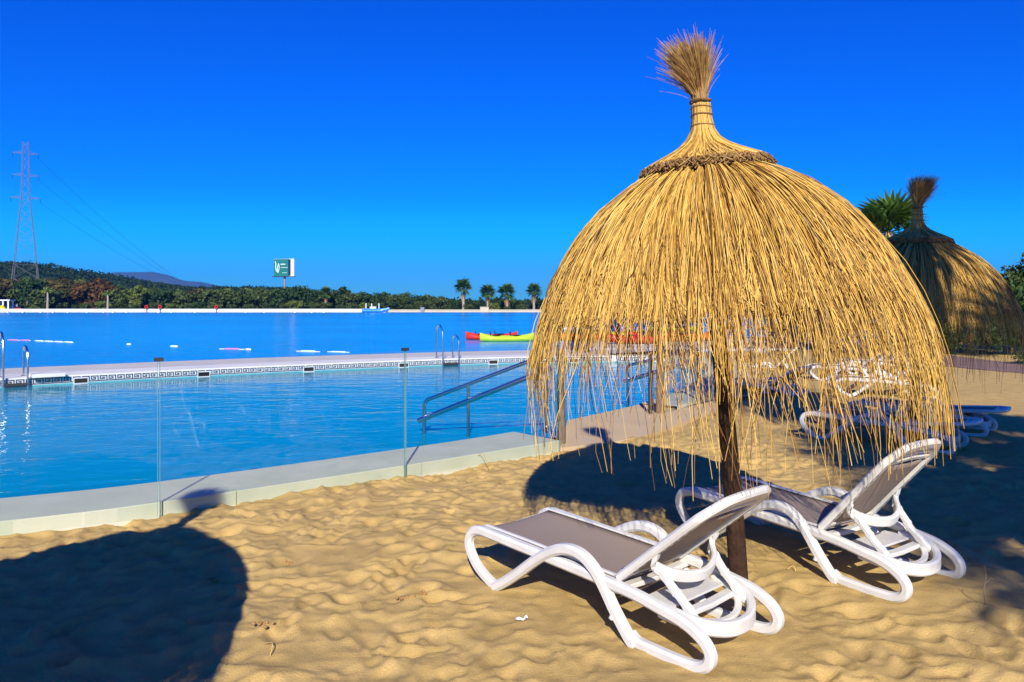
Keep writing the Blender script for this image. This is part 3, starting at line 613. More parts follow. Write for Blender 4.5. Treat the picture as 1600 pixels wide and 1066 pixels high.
# ------------------------------------------------------------------ sun loungers
def lounger(loc, ang, back_deg, label):
    t = empty('sun_lounger', loc, ang); tag(t, label, 'sun lounger', 'white plastic sun loungers')
    W = 0.305
    nose = [(0.29, 0.028), (0.21, 0.05), (0.11, 0.105), (0.045, 0.175), (0.022, 0.24), (0.05, 0.30), (0.12, 0.328), (0.24, 0.325)]
    rail = nose + [(0.5, 0.312), (0.8, 0.297), (1.1, 0.28), (1.3, 0.262), (1.44, 0.238), (1.57, 0.212), (1.665, 0.168), (1.71, 0.115), (1.70, 0.062), (1.64, 0.03), (1.53, 0.024), (1.40, 0.028), (1.31, 0.034), (1.262, 0.062)]
    arm = [(0.27, 0.03), (0.36, 0.085), (0.48, 0.17), (0.60, 0.262), (0.70, 0.328), (0.79, 0.372), (0.88, 0.388), (0.965, 0.374), (1.04, 0.325), (1.10, 0.255), (1.16, 0.17), (1.22, 0.095), (1.275, 0.034), (1.30, 0.030)]
    for s in (-1, 1):
        f = MB(); y = s * W
        f.band([(p[0], y, p[1]) for p in spline(rail, 5)], (0, 1, 0), 0.055, 0.054)
        fr = f.build('side_frame', M['white_plastic'], t, True)
        MB().band([(p[0], y + s * 0.012, p[1]) for p in spline(arm, 5)], (0, 1, 0), 0.058, 0.06).build('armrest', M['white_plastic'], t, True)
    for s in (-1, 1): MB().band([(x, s * 0.268, z + 0.031) for x, z in ((0.14, 0.325), (0.5, 0.312), (0.8, 0.297), (1.13, 0.279))], (0, 1, 0), 0.012, 0.022).build('sling_channel', M['white_plastic'], t, True)
    # cross members under the sling
    for (x, z) in ((0.08, 0.30), (0.62, 0.275), (1.16, 0.25), (1.5, 0.205)):
        MB().band([(x, -W, z), (x, 0, z - 0.012), (x, W, z)], (1, 0, 0), 0.028, 0.06).build('crossbar', M['white_plastic'], t, True)
    # seat sling
    mb = MB(); nx, ny = 22, 8; v = []
    for i in range(nx + 1):
        x = 0.075 + (1.165 - 0.075) * i / nx; zt = np.interp(x, [0.07, 0.12, 0.24, 0.5, 0.8, 1.1, 1.3], [0.318, 0.343, 0.345, 0.333, 0.318, 0.302, 0.288])
        for j in range(ny + 1):
            y = -0.282 + 0.564 * j / ny; v.append((x, y, zt - 0.014 * (1 - (y / 0.282) ** 2)))
    f = [(i * (ny + 1) + j, (i + 1) * (ny + 1) + j, (i + 1) * (ny + 1) + j + 1, i * (ny + 1) + j + 1) for i in range(nx) for j in range(ny)]
    mb.add(v, f); ob = mb.build('seat_sling', M['sling'], t, True); md = ob.modifiers.new('thickness', 'SOLIDIFY'); md.thickness = 0.004
    # backrest, hinged at the seat's rear
    a = R(back_deg); ca, sa = math.cos(a), math.sin(a); hx, hz = 1.16, 0.305
    def B(l, y, n=0.0): return (hx + l * ca - n * sa, y, hz + l * sa + n * ca)     # l along the back, n out of its front
    br = empty('backrest', (0, 0, 0), 0, t)
    outer = spline([(0.0, -0.262), (0.3, -0.262), (0.56, -0.262), (0.62, -0.252), (0.70, -0.195), (0.725, -0.15), (0.735, 0.0), (0.725, 0.15), (0.70, 0.195), (0.62, 0.252), (0.56, 0.262), (0.3, 0.262), (0.0, 0.262)], 5)
    nrm_ = (-sa, 0, ca)
    MB().band([B(p[0], p[1]) for p in outer], nrm_, 0.062, 0.042).build('frame', M['white_plastic'], br, True)
    for l_, hw in ((0.665, 0.20), (0.605, 0.235)):
        MB().band([B(l_, -hw), B(l_ + 0.018, 0), B(l_, hw)], nrm_, 0.036, 0.026).build('headrest_slat', M['white_plastic'], br, True)
    MB().band([B(0.02, -0.25), B(0.02, 0.25)], nrm_, 0.04, 0.03).build('lower_bar', M['white_plastic'], br, True)
    mb = MB(); v = []
    for i in range(11):
        for j in range(9):
            l = 0.03 + 0.555 * i / 10; y = -0.246 + 0.492 * j / 8; v.append(B(l, y, 0.004 - 0.018 * (1 - (y / 0.246) ** 2)))
    mb.add(v, [(i * 9 + j, (i + 1) * 9 + j, (i + 1) * 9 + j + 1, i * 9 + j + 1) for i in range(10) for j in range(8)])
    ob = mb.build('sling', M['sling'], br, True); md = ob.modifiers.new('thickness', 'SOLIDIFY'); md.thickness = 0.004
    for s in (-1, 1):
        for l_ in np.linspace(0.10, 0.52, 9): MB().box(B(l_, s * 0.262, -0.0212), (0.026, 0.006, 0.0016), Matrix.Rotation(-a, 3, 'Y')).build('slot', M['black'], br)
        MB().lathe([(0.011, 0.0), (0.011, 0.004), (0.006, 0.006)], B(0.045, s * 0.262, 0.021), 8).build('screw', M['steel'], br)
    # prop behind the backrest: bowed bar, two notched stays, bowed rear tray
    pr_ = empty('back_prop', (0, 0, 0), 0, t)
    l0 = 0.24; cx, _, cz = B(l0, 0, -0.02)
    bow = [(B(l0 + 0.05, -0.255, -0.02)), (B(l0 - 0.02, -0.25, -0.05)), (cx + 0.075, -0.16, cz - 0.085), (cx + 0.115, 0, cz - 0.105), (cx + 0.075, 0.16, cz - 0.085), (B(l0 - 0.02, 0.25, -0.05)), (B(l0 + 0.05, 0.255, -0.02))]
    bow = spline(bow, 6); MB().band(bow, (0.25, 0, 1), 0.030, 0.062).build('bow_bar', M['white_plastic'], pr_, True)
    for s in (-1, 1):
        st = spline([(cx + 0.02, s * 0.225, cz - 0.055), (cx + 0.09, s * 0.215, cz - 0.13), (min(cx + 0.14, 1.58), s * 0.21, 0.5 * (cz - 0.13) + 0.11), (1.585, s * 0.215, 0.185), (1.61, s * 0.24, 0.165)], 5)
        MB().band(st, (0, 1, 0), [0.04 + 0.012 * (i % 5 == 2) for i in range(len(st))], 0.04).build('stay', M['white_plastic'], pr_, True)
    tray = spline([(1.42, -0.285, 0.225), (1.53, -0.265, 0.205), (1.62, -0.20, 0.175), (1.675, -0.10, 0.155), (1.69, 0, 0.15), (1.675, 0.10, 0.155), (1.62, 0.20, 0.175), (1.53, 0.265, 0.205), (1.42, 0.285, 0.225)], 6)
    MB().band(tray, (0, 0, 1), 0.042, 0.075).build('rear_bow', M['white_plastic'], t, True)
    tr2 = [(p[0] - 0.05 - 0.02 * (1 - (p[1] / .29) ** 2), p[1] * 0.9, p[2] + 0.012) for p in tray]
    MB().band(tr2, (0, 0, 1), 0.035, 0.02).build('rear_ledge', M['white_plastic'], t, True)
    MB().box((1.36, 0, 0.222), (0.17, 0.50, 0.012)).build('shelf', M['white_plastic'], t)
    for s in (-1, 1): MB().lathe([(0.012, -0.008), (0.02, 0), (0.012, 0.02)], (1.17, s * 0.335, 0.12), 8).build('pivot_stud', M['white_plastic'], t)
    # feet sink a little into the sand
    return t
def lounger_at(nose, tail_dir, back, label, side=-1, sink=0.02):
    """nose: plan point of the foot end of the near side frame"""
    d = np.array(tail_dir, float); d /= np.linalg.norm(d); nrm = np.array([-d[1], d[0]])
    c = np.array(nose) + nrm * 0.305
    q = c + d * 0.85
    return lounger((c[0], c[1], np.mean([sand_z(*(c + d * u_ + nrm * v_)) for u_ in (0.29, 1.4) for v_ in (-0.3, 0.3)]) - sink), math.atan2(d[1], d[0]), back, label)
for q_ in LOUNGERS: lounger_at(*q_)

# ------------------------------------------------------------------ kayaks, boat, floats
def kayak(loc, ang, mt, label, L=3.3, Wd=0.72, Hh=0.36):
    t = empty('kayak', loc, ang); tag(t, label, 'kayak', 'plastic kayaks at the lagoon edge')
    mb = MB(); n, m = 18, 12; v = []
    for i in range(n + 1):
        u = i / n * 2 - 1; wv = Wd / 2 * max(1 - abs(u) ** 2.6, 0.02) ** 0.8; keel = 0.10 * abs(u) ** 3; deck = Hh + 0.14 * abs(u) ** 3
        for k in range(m):
            a = 2 * math.pi * k / m; y = wv * math.cos(a); z = math.sin(a); z = (keel + deck) / 2 + z * (deck - keel) / 2
            v.append((u * L / 2, y, z))
    mb.add(v, [(i * m + k, i * m + (k + 1) % m, (i + 1) * m + (k + 1) % m, (i + 1) * m + k) for i in range(n) for k in range(m)] + [tuple(range(m - 1, -1, -1)), tuple(n * m + k for k in range(m))])
    mb.build('hull', mt, t, True)
    for x in (-0.55, 0.45):
        MB().lathe([(0.26, 0.0), (0.27, 0.025), (0.22, 0.03), (0.20, 0.005)], (x, 0, Hh - 0.012), 14).build('seat_well', M['black'], t)
        MB().box((x - 0.28, 0, Hh + 0.09), (0.04, 0.36, 0.2)).build('seat_back', M['navy'], t)
kd = 39.0
def at(xp, y, z): return px(xp, y, z)
for (xp, yp, ang, c, lb, z) in (
    (768, 531, 4, 'red', 'red kayak floating leftmost in the lagoon beside the yellow one', LAGW - 0.06),
    (792, 533.5, 8, 'lime', 'yellow green kayak floating in front of the red one', LAGW - 0.06),
    (905, 537, 20, 'orange', 'orange kayak on the shore behind the left of the fringe', 0.0),
    (960, 533, 12, 'yellow', 'yellow kayak on the shore between the orange and red ones', 0.0),
    (1000, 541, 6, 'red', 'bright red kayak on the shore nearest the promenade', 0.0),
    (1022, 535, 25, 'red', 'red kayak behind the bright red one on the shore', 0.0),
    (1072, 537, 15, 'orange', 'orange kayak on the shore just left of the umbrella pole', 0.0),
    (1052, 524, 5, 'lime', 'lime green kayak behind the red kayaks on the shore', 0.0),
    (1000, 522, 8, 'blue', 'blue kayak in the back row left of the lime one', 0.0),
    (950, 522, 4, 'blue', 'blue kayak in the back row behind the yellow one', 0.0),
    (900, 521, 3, 'white_paint', 'white kayak at the left end of the back row', 0.0)):
    p = px(xp, yp, LAGW); kayak((p[0], p[1], z), R(ang), M[c], lb, 2.7 if yp in (531, 533.5) else 3.2)
# landing pontoon the shore kayaks sit on
PX = MB(); PX.box((7.9, 36.5, -0.10), (9.8, 13, 0.16)); o = PX.build('kayak_pontoon', M['deck']); tag(o, 'grey floating pontoon carrying the row of kayaks', 'pontoon')

def float_line(xa, ya, xb, yb, mt, label, r=0.04, seg=0.75):
    a = np.array(px(xa, ya, LAGW)); b = np.array(px(xb, yb, LAGW)); L = np.linalg.norm(b - a); n = max(1, int(L / seg)); d = (b - a) / L
    t = empty('float_line', (a[0], a[1], LAGW)); tag(t, label, 'float line', 'swim lane floats')
    MB().tube([(0, 0, 0.005), tuple((b - a) + np.array([0, 0, 0.005]))], 0.015, 5).build('rope', M['white_paint'], t)
    for i in range(n):
        c = d * (i + 0.5) * L / n; h = d * min(seg, L / n) * 0.46
        MB().tube([tuple(c - h + (0, 0, .01)), tuple(c - h * 0.85 + (0, 0, .01)), tuple(c + h * 0.85 + (0, 0, .01)), tuple(c + h + (0, 0, .01))], [r * .5, r, r, r * .5], 8).build('float', mt, t, True)
float_line(12, 531.5, 48, 532.5, M['pink'], 'pink lane float at the far left of the lagoon')
float_line(54, 533, 115, 535.5, M['pale_aqua'], 'long pale lane float right of the pink one')
float_line(266, 541.5, 278, 541.8, M['pale_aqua'], 'short pale float above the first clamp cap')
float_line(198, 538.5, 205, 538.5, M['pale_aqua'], 'tiny pale float left of the short pale float')
float_line(343, 545.5, 382, 546.3, M['pink'], 'pink lane float in the middle of the lagoon edge')
float_line(384, 546.5, 392, 546.8, M['white_paint'], 'white end float beside the middle pink lane float')
float_line(463, 549, 500, 550, M['pale_aqua'], 'pale lane float just off the promenade, right of the pink one')
float_line(512, 550, 546, 551, M['pale_aqua'], 'pale broken lane float nearest the second clamp cap', 0.03)

boat = empty('pedal_boat', (*px(587, 488.5, LAGW)[:2], LAGW)); tag(boat, 'blue boat with white uprights moored at the far bank', 'boat')
for s in (-1, 1):
    mb = MB(); n, m = 12, 8; v = []
    for i in range(n + 1):
        u = i / n * 2 - 1; wv = 0.5 * max(1 - max(u, -0.4 * u) ** 3, 0.05)
        for k in range(m): a = 2 * math.pi * k / m; v.append((u * 3.4, s * 1.0 + wv * math.cos(a), 0.45 + 0.45 * math.sin(a) + 0.5 * max(u, 0) ** 3))
    mb.add(v, [(i * m + k, i * m + (k + 1) % m, (i + 1) * m + (k + 1) % m, (i + 1) * m + k) for i in range(n) for k in range(m)] + [tuple(range(m - 1, -1, -1)), tuple(n * m + k for k in range(m))])
    mb.build('hull', M['boat_blue'], boat, True)
MB().box((-0.2, 0, 0.95), (5.4, 2.4, 0.22)).build('deck', M['boat_blue'], boat)
for x in (-2.4, -0.9, 1.0): MB().tube([(x, -0.8, 1.0), (x, -0.8, 2.4)], 0.13, 6).build('upright', M['white_paint'], boat)
MB().box((-0.6, 0, 1.3), (1.6, 1.4, 0.5)).build('console', M['white_paint'], boat)
def buoy(xp, lb):
    p = px(xp, 488.6, LAGW); t = empty('buoy', (p[0], p[1], LAGW)); tag(t, lb, 'buoy', 'white buoys along the far bank')
    MB().lathe([(0.05, -0.2), (0.32, -0.05), (0.40, 0.15), (0.32, 0.38), (0.14, 0.5), (0.1, 0.62)], n=10).build('float', M['white_paint'], t, True)
    MB().lathe([(0.08, 0.60), (0.08, 0.74), (0.02, 0.76)], n=8).build('ring_eye', M['galvanised'], t)
ords = ['first', 'second', 'third', 'fourth', 'fifth', 'sixth', 'seventh', 'eighth', 'ninth', 'tenth', 'eleventh', 'twelfth', 'thirteenth', 'fourteenth', 'fifteenth', 'sixteenth', 'seventeenth', 'eighteenth', 'nineteenth', 'twentieth']
for i, xp in enumerate((12, 36, 64, 83, 106, 136, 162, 177, 198, 248, 268, 305, 384, 413, 461, 487, 506)):
    buoy(xp, 'white mooring buoy, %s from the left along the far bank' % ords[i])

# ------------------------------------------------------------------ far bank, wall, hill, mountain
def bank_edge(x): return 217.0
mb = MB(); mb.add([(-900, 218.2, 0.3), (900, 218.2, 0.3), (900, 420, 0.6), (-900, 420, 0.6), (-900, 218.2, -1.3), (900, 218.2, -1.3)], [(0, 1, 2, 3), (0, 4, 5, 1)])
o = mb.build('far_bank', M['ground']); tag(o, 'scrubby ground of the far bank', 'ground', kind='structure')
def wallseg(name, x0, x1, y0, y1, top, mt, label):
    a, b = (x0 - 800) / F * y0, (x1 - 800) / F * y1
    t = empty(name, ((a + b) / 2, (y0 + y1) / 2, 0)); tag(t, label, 'wall')
    c = Vector((a - (a + b) / 2, y0 - (y0 + y1) / 2, 0)); d = Vector((b - (a + b) / 2, y1 - (y0 + y1) / 2, 0)); th = Vector((0, 0.9, 0))
    for nm, z0, z1, ex in (('wall_body', -0.9, top - 0.14, 0.0), ('coping', top - 0.14, top, 0.1)):
        e = Vector((0, ex, 0)); q = [c - e, d - e, d + th + e, c + th + e]
        MB().prism([(p.x, p.y) for p in q], z0, z1).build(nm, mt, t)
wallseg('bank_wall', -60, 603, 216.8, 216.8, 0.78, M['white_wall'], 'low white retaining wall along the far bank left of the boat')
wallseg('bank_wall', 606, 860, 216.8, 216.8, 0.60, M['far_sand'], 'low sand coloured bank wall below the far palms')
for (xp, w_, h_, m_, lb) in ((978 - 320 + 2, 1.0, 1.3, 'galvanised', 'small grey box on the far bank wall'), (757, 2.4, 1.4, 'far_sand', 'pale block on the far bank below the palms')):
    p = pd(xp, 486, 216.0); t = empty('bank_block', (p[0], p[1] + 0.2, 0)); tag(t, lb, 'block')
    MB().box((0, 0, h_ / 2 - 0.1), (w_, 1.0, h_)).build('body', M[m_], t); MB().box((0, 0, h_ - 0.06), (w_ + 0.2, 1.2, 0.09)).build('top_slab', M[m_], t)
# hill
hx = np.linspace(-1100, 500, 150); hy = np.r_[np.linspace(290, 700, 34), np.linspace(720, 1300, 16)]
HX, HY = np.meshgrid(hx, hy, indexing='ij')
crest_px = np.array([-700, -300, 0, 60, 130, 200, 250, 300, 340, 380, 410, 450, 520, 600, 700, 900, 1600]); crest_y = np.array([415, 405, 412, 411, 423, 433, 443, 450, 453, 451, 449.5, 451, 458, 466, 474, 478, 479])
ppx = HX / 700.0 * F + 800
ch = (HZ - np.interp(ppx, crest_px, crest_y)) / F * 700 + EYE - 3.5
prof = np.where(HY <= 700, np.clip((HY - 290) / 410, 0, 1), np.clip(1 - (HY - 700) / 700, 0, 1)); prof = prof * prof * (3 - 2 * prof)
HZZ = 0.3 + np.maximum(ch, 0) * prof + 1.2 * vnoise(HX / 40, HY / 40, 31) * prof
ni2, nj2 = HX.shape; idx2 = np.arange(ni2 * nj2).reshape(ni2, nj2)
Q2 = np.stack([idx2[:-1, :-1], idx2[1:, :-1], idx2[1:, 1:], idx2[:-1, 1:]], -1).reshape(-1, 4)
o = link(bpy.data.objects.new('hill', np_mesh('hill', np.stack([HX, HY, HZZ], -1), Q2, M['hill'], True))); tag(o, 'low dark hill behind the far bank', 'hill', kind='structure')
def hill_h(x, y):
    c_ = (HZ - np.interp(x / 700.0 * F + 800, crest_px, crest_y)) / F * 700 + EYE - 3.5
    p_ = np.where(y <= 700, np.clip((y - 290) / 410, 0, 1), np.clip(1 - (y - 700) / 700, 0, 1)); p_ = p_ * p_ * (3 - 2 * p_)
    return 0.3 + np.maximum(c_, 0) * p_
# hillside wood: leafy clumps
def leaf_cloud(cent, size, leaf, n_per, seed, flat=0.75):
    """cent N x 3 clump centres, size N radii -> quads scattered through each clump"""
    r = np.random.default_rng(seed); n = len(cent); d = r.normal(size=(n, n_per, 3)); d /= np.linalg.norm(d, axis=2, keepdims=True)
    rad = r.random((n, n_per, 1)) ** 0.4; p = cent[:, None, :] + d * rad * size[:, None, None] * np.array([1, 1, flat])
    p = p.reshape(-1, 3); k = len(p); nd = d.reshape(-1, 3) + 0.7 * r.normal(size=(k, 3)); nd /= np.linalg.norm(nd, axis=1, keepdims=True)
    a = np.cross(nd, r.normal(size=(k, 3))); a /= np.linalg.norm(a, axis=1, keepdims=True) + 1e-9; b = np.cross(nd, a)
    s = leaf * r.uniform(0.6, 1.3, (k, 1)); a = a * s; b = b * s * 0.62
    V = np.stack([p - a, p + b * 0.9, p + a, p - b], 1); return V.reshape(-1, 3), np.arange(4 * k).reshape(-1, 4)
m_ = 4200; bx = rng.uniform(-560, 120, m_); by = rng.uniform(300, 715, m_); bz = hill_h(bx, by); sz = rng.uniform(2.0, 4.6, m_)
V_, Q_ = leaf_cloud(np.stack([bx, by, bz + sz * 0.45], 1), sz, 1.15, 34, 3)
M['leaf_hill'] = island_mat('leaf_hill', [(0.008, 0.022, 0.008), (0.018, 0.040, 0.011), (0.036, 0.060, 0.018)], 0.8, 0.1, 0.1)
o = link(bpy.data.objects.new('hillside_wood', np_mesh('hillside_wood', V_, Q_, M['leaf_hill']))); tag(o, 'dark green scrub and woodland covering the hill', 'woodland', kind='stuff')
# distant mountain
mx_ = np.linspace(-4200, -1500, 120); my = np.linspace(5600, 7600, 24); MX, MY = np.meshgrid(mx_, my, indexing='ij')
mp_ = MX / 6600 * F + 800
mh = (HZ - np.interp(mp_, [60, 130, 175, 195, 218, 236, 246, 262, 285, 310, 335, 380, 500], [470, 445, 432, 426, 424.5, 424, 427, 433, 437, 442, 447, 456, 478])) / F * 6600
mpr = np.clip(1 - np.abs(MY - 6600) / 1000, 0, 1); mpr = mpr * (2 - mpr)
MZ = mh * mpr + 14 * vnoise(MX / 160, MY / 160, 40) * mpr + 5 * vnoise(MX / 55, MY / 55, 41) * mpr - 3
ni3, nj3 = MX.shape; idx3 = np.arange(ni3 * nj3).reshape(ni3, nj3)
Q3 = np.stack([idx3[:-1, :-1], idx3[1:, :-1], idx3[1:, 1:], idx3[:-1, 1:]], -1).reshape(-1, 4)
o = link(bpy.data.objects.new('mountain', np_mesh('mountain', np.stack([MX, MY, MZ], -1), Q3, M['mountain'], True))); tag(o, 'distant bluish mountain ridge on the horizon', 'mountain', kind='structure')

# ------------------------------------------------------------------ trees and palms
def tree_meshes(h, w, seed, leaf, n_clump=26, n_per=75):
    r = np.random.default_rng(seed); th = h * 0.35
    d = r.normal(size=(n_clump, 3)); d /= np.linalg.norm(d, axis=1, keepdims=True); rad = r.random((n_clump, 1)) ** 0.5
    c = d * rad * np.array([w * 0.40, w * 0.40, h * 0.30]) + np.array([0, 0, h * 0.60]); s = r.uniform(0.13, 0.24, n_clump) * w
    low = int(n_clump * 0.3); c[:low, 2] = r.uniform(0.12, 0.35, low) * h
    V, Qd = leaf_cloud(c, s, leaf, n_per, seed + 100, 0.8)
    tm = MB(); tm.tube([(0, 0, -0.5), (0.04 * w, 0, th * 0.5), (0, 0.03 * w, th), (0.02 * w, 0, h * 0.7)], [0.05 * h * .6, 0.035 * h * .6, 0.026 * h * .6, 0.008 * h], 7)
    for k in range(5):
        q = c[int(r.integers(low, n_clump))]; tm.tube([(0, 0.02 * w, th * r.uniform(0.6, 1.0)), tuple((q + np.array([0, 0, th])) / 2), tuple(q)], [0.014 * h, 0.009 * h, 0.004 * h], 5)
    return V, Qd, tm
var = []
for sd in range(5):
    hgt, wid = ((7.5, 8.0), (6.0, 8.5), (8.5, 6.5), (5.0, 8.0), (7.0, 9.5))[sd]
    var.append((tree_meshes(hgt, wid, 60 + sd, 0.42), hgt))
var.append((tree_meshes(3.6, 4.0, 71, 0.085, 40, 260), 3.6)); var.append((tree_meshes(3.9, 3.4, 72, 0.075, 36, 260), 3.9)); var.append((tree_meshes(1.5, 2.2, 73, 0.05, 30, 200), 1.5))
tcache = {}
def tree(loc, vi, leafm, scale, rz, label, group, name='tree', cat='tree', sc3=None):
    (V, Qd, tm), hgt = var[vi]; key = (vi, leafm)
    if key not in tcache: tcache[key] = np_mesh('crown', V, Qd, M[leafm])
    if ('t', vi) not in tcache: tcache[('t', vi)] = tm.mesh('trunk', M['bark'], True)
    t = empty(name, loc, rz); t.scale = sc3 or (scale,) * 3; tag(t, label, cat, group)
    link(bpy.data.objects.new('crown', tcache[key]), t); link(bpy.data.objects.new('trunk', tcache[('t', vi)]), t)
    return t
kindw = {'leaf_dark': 'dark green', 'leaf_mid': 'olive green', 'leaf_autumn': 'golden brown', 'leaf_rust': 'rust red', 'leaf_fresh': 'yellow green'}
rowt = []   # (pixel x, distance, top pixel y, variant, leaf)
seq = [(-14, 232, 438, 1, 'leaf_autumn'), (8, 240, 436, 4, 'leaf_autumn'), (22, 234, 448, 3, 'leaf_mid'), (44, 226, 434, 2, 'leaf_dark'), (57, 232, 437, 0, 'leaf_dark'), (70, 226, 455, 3, 'leaf_mid'),
       (88, 245, 437, 4, 'leaf_autumn'), (106, 236, 441, 1, 'leaf_autumn'), (122, 250, 438, 0, 'leaf_mid'), (138, 244, 440, 4, 'leaf_autumn'), (158, 236, 437, 2, 'leaf_rust'), (150, 232, 443, 1, 'leaf_rust'), (178, 240, 446, 0, 'leaf_dark'),
       (196, 235, 452, 1, 'leaf_mid'), (216, 232, 446, 2, 'leaf_fresh'), (232, 240, 450, 4, 'leaf_mid'), (252, 236, 456, 3, 'leaf_dark'), (272, 244, 453, 0, 'leaf_mid'), (292, 236, 457, 1, 'leaf_mid'), (312, 240, 452, 4, 'leaf_autumn'),
       (334, 236, 455, 3, 'leaf_mid'), (354, 242, 452, 0, 'leaf_fresh'), (376, 238, 454, 1, 'leaf_mid'), (398, 240, 451, 4, 'leaf_mid'), (420, 236, 456, 3, 'leaf_mid'), (448, 228, 452, 1, 'leaf_dark'), (466, 230, 449, 4, 'leaf_dark'), (486, 228, 452, 0, 'leaf_dark'),
       (512, 238, 455, 1, 'leaf_mid'), (535, 236, 449, 2, 'leaf_dark'), (548, 234, 458, 4, 'leaf_mid'), (568, 238, 457, 0, 'leaf_dark'), (584, 236, 459, 1, 'leaf_dark'), (602, 240, 457, 2, 'leaf_dark'), (618, 236, 461, 4, 'leaf_mid'),
       (634, 238, 458, 0, 'leaf_mid'), (652, 236, 462, 1, 'leaf_dark'), (668, 240, 461, 2, 'leaf_mid'), (684, 236, 465, 3, 'leaf_mid'), (700, 238, 468, 1, 'leaf_dark'), (718, 242, 471, 3, 'leaf_dark'), (742, 240, 470, 4, 'leaf_dark'), (776, 238, 466, 1, 'leaf_dark'), (806, 240, 470, 3, 'leaf_dark'), (836, 240, 468, 0, 'leaf_dark')]
seq.sort()
def ordw(n):
    if n <= 20: return ords[n - 1]
    tens = {2: 'twenty', 3: 'thirty', 4: 'forty', 5: 'fifty'}[n // 10]
    return ({2: 'twentieth', 3: 'thirtieth', 4: 'fortieth', 5: 'fiftieth'}[n // 10]) if n % 10 == 0 else tens + '-' + ords[n % 10 - 1]
for i, (xp, d, yt, vi, lm) in enumerate(seq):
    hgt = (HZ - yt) / F * d + EYE - 0.3; sc = hgt / (var[vi][1] * 0.93)
    tree(((xp - 800) / F * d, d, 0.3), vi, lm, sc, rng.uniform(0, 6.28), '%s tree on the far bank, %s of the row from the left' % (kindw[lm], ordw(i + 1)), 'trees along the far bank', sc3=(sc * rng.uniform(0.9, 1.25), sc, sc))
# low shrubs along the wall
for i in range(34):
    xp = -10 + i * 25 + rng.uniform(-8, 8); d = rng.uniform(221, 227); lm = ('leaf_mid', 'leaf_dark', 'leaf_mid', 'leaf_fresh')[i % 4 if i % 3 else 0]; sc = rng.uniform(0.30, 0.52) * (0.75 if xp > 690 else 1)
    tree(((xp - 800) / F * d, d, 0.3), (3, 1)[i % 2], lm, sc, rng.uniform(0, 6.28), 'low %s shrub behind the bank wall, %s from the left' % (kindw[lm], ordw(i + 1)), 'shrubs behind the bank wall', 'shrub', 'shrub', (sc * 1.3, sc, sc))
# fan palms
def frond_geo(L, W, seed, nb=15):
    """one fan leaf: stalk then radiating blades, in the x-z plane drooping at the tips"""
    r = np.random.default_rng(seed); V = []; Q = []
    def quad(a, b, c, d): k = len(V); V.extend([a, b, c, d]); Q.append((k, k + 1, k + 2, k + 3))
    st = 0.45 * L
    for s in (-1, 1): quad((0, 0.02 * s, 0), (0, -0.02 * s, 0.02), (st, -0.012 * s, 0.02), (st, 0.012 * s, 0))
    for k in range(nb):
        a = (k / (nb - 1) - 0.5) * R(230); bl = W * (1 - 0.25 * abs(k / (nb - 1) - 0.5) * 2) * r.uniform(0.9, 1.08); dx, dy = math.cos(a), math.sin(a); w_ = 0.062 * W
        m1 = (st + dx * bl * 0.55, dy * bl * 0.55, 0.05 * W * math.cos(a * .5)); tip = (st + dx * bl, dy * bl, -0.16 * W * r.uniform(0.5, 1.6))
        l = (-dy * w_, dx * w_, 0.0)
        quad((st, 0, 0.01), (m1[0] - l[0], m1[1] - l[1], m1[2] - 0.01), (tip[0], tip[1], tip[2]), (m1[0] + l[0], m1[1] + l[1], m1[2] + 0.012))
    return np.array(V, float), np.array(Q)
FV, FQ = frond_geo(1.35, 0.85, 1); frond_me = np_mesh('frond', FV, FQ, M['palm_leaf'])
def frond_set(n, seed):
    r = np.random.default_rng(seed); out = []
    for k in range(n):
        az = k * 2.39996 + r.uniform(-.2, .2); el = R(np.interp(k / n, [0, 0.35, 0.75, 1.0], [80, 45, 5, -45]) + r.uniform(-9, 9)); out.append((az, el, r.uniform(-0.5, 0.5), r.uniform(0.85, 1.12)))
    return out
def palm(loc, h, label, seed, parts=True, s=1.0, n=34, group='fan palms'):
    t = empty('palm_tree', loc); tag(t, label, 'palm tree', group)
    tr = 0.16 * s; MB().tube([(0.05 * math.sin(k), 0.04 * math.cos(k * 1.3), h * k / 9) for k in range(10)], [tr * (1.5 if k == 0 else 1.15 - 0.03 * k) for k in range(10)], 9).build('trunk', M['bark_pale'], t, True)
    mb = MB(); r = np.random.default_rng(seed)
    for k in range(26):
        a = r.uniform(0, 6.28); z0 = h - r.uniform(0.1, 1.1) * s; mb.tube([(tr * math.cos(a), tr * math.sin(a), z0 + 0.3), (tr * 1.9 * math.cos(a), tr * 1.9 * math.sin(a), z0 - 0.15), (tr * 1.5 * math.cos(a), tr * 1.5 * math.sin(a), z0 - 0.7 * s)], [0.02, 0.05 * s, 0.015], 4)
    mb.build('dead_skirt', M['straw_ends'], t)
    cr = empty('crown', (0, 0, h), 0, t)
    fs = frond_set(n, seed)
    if parts:
        for az, el, tw, sc in fs:
            f = bpy.data.objects.new('frond', frond_me); link(f, cr); f.scale = (sc * s,) * 3
            f.rotation_euler = (Matrix.Rotation(az, 3, 'Z') @ Matrix.Rotation(-el, 3, 'Y') @ Matrix.Rotation(tw, 3, 'X')).to_euler()
    else:
        VV, QQ = [], []
        for az, el, tw, sc in fs:
            m3 = np.array(Matrix.Rotation(az, 3, 'Z') @ Matrix.Rotation(-el, 3, 'Y') @ Matrix.Rotation(tw, 3, 'X')) * sc * s; QQ.append(FQ + sum(len(q) for q in VV)); VV.append(FV @ m3.T)
        link(bpy.data.objects.new('fronds', np_mesh('fronds', np.vstack(VV), np.vstack(QQ), M['palm_leaf'])), cr)
    return t
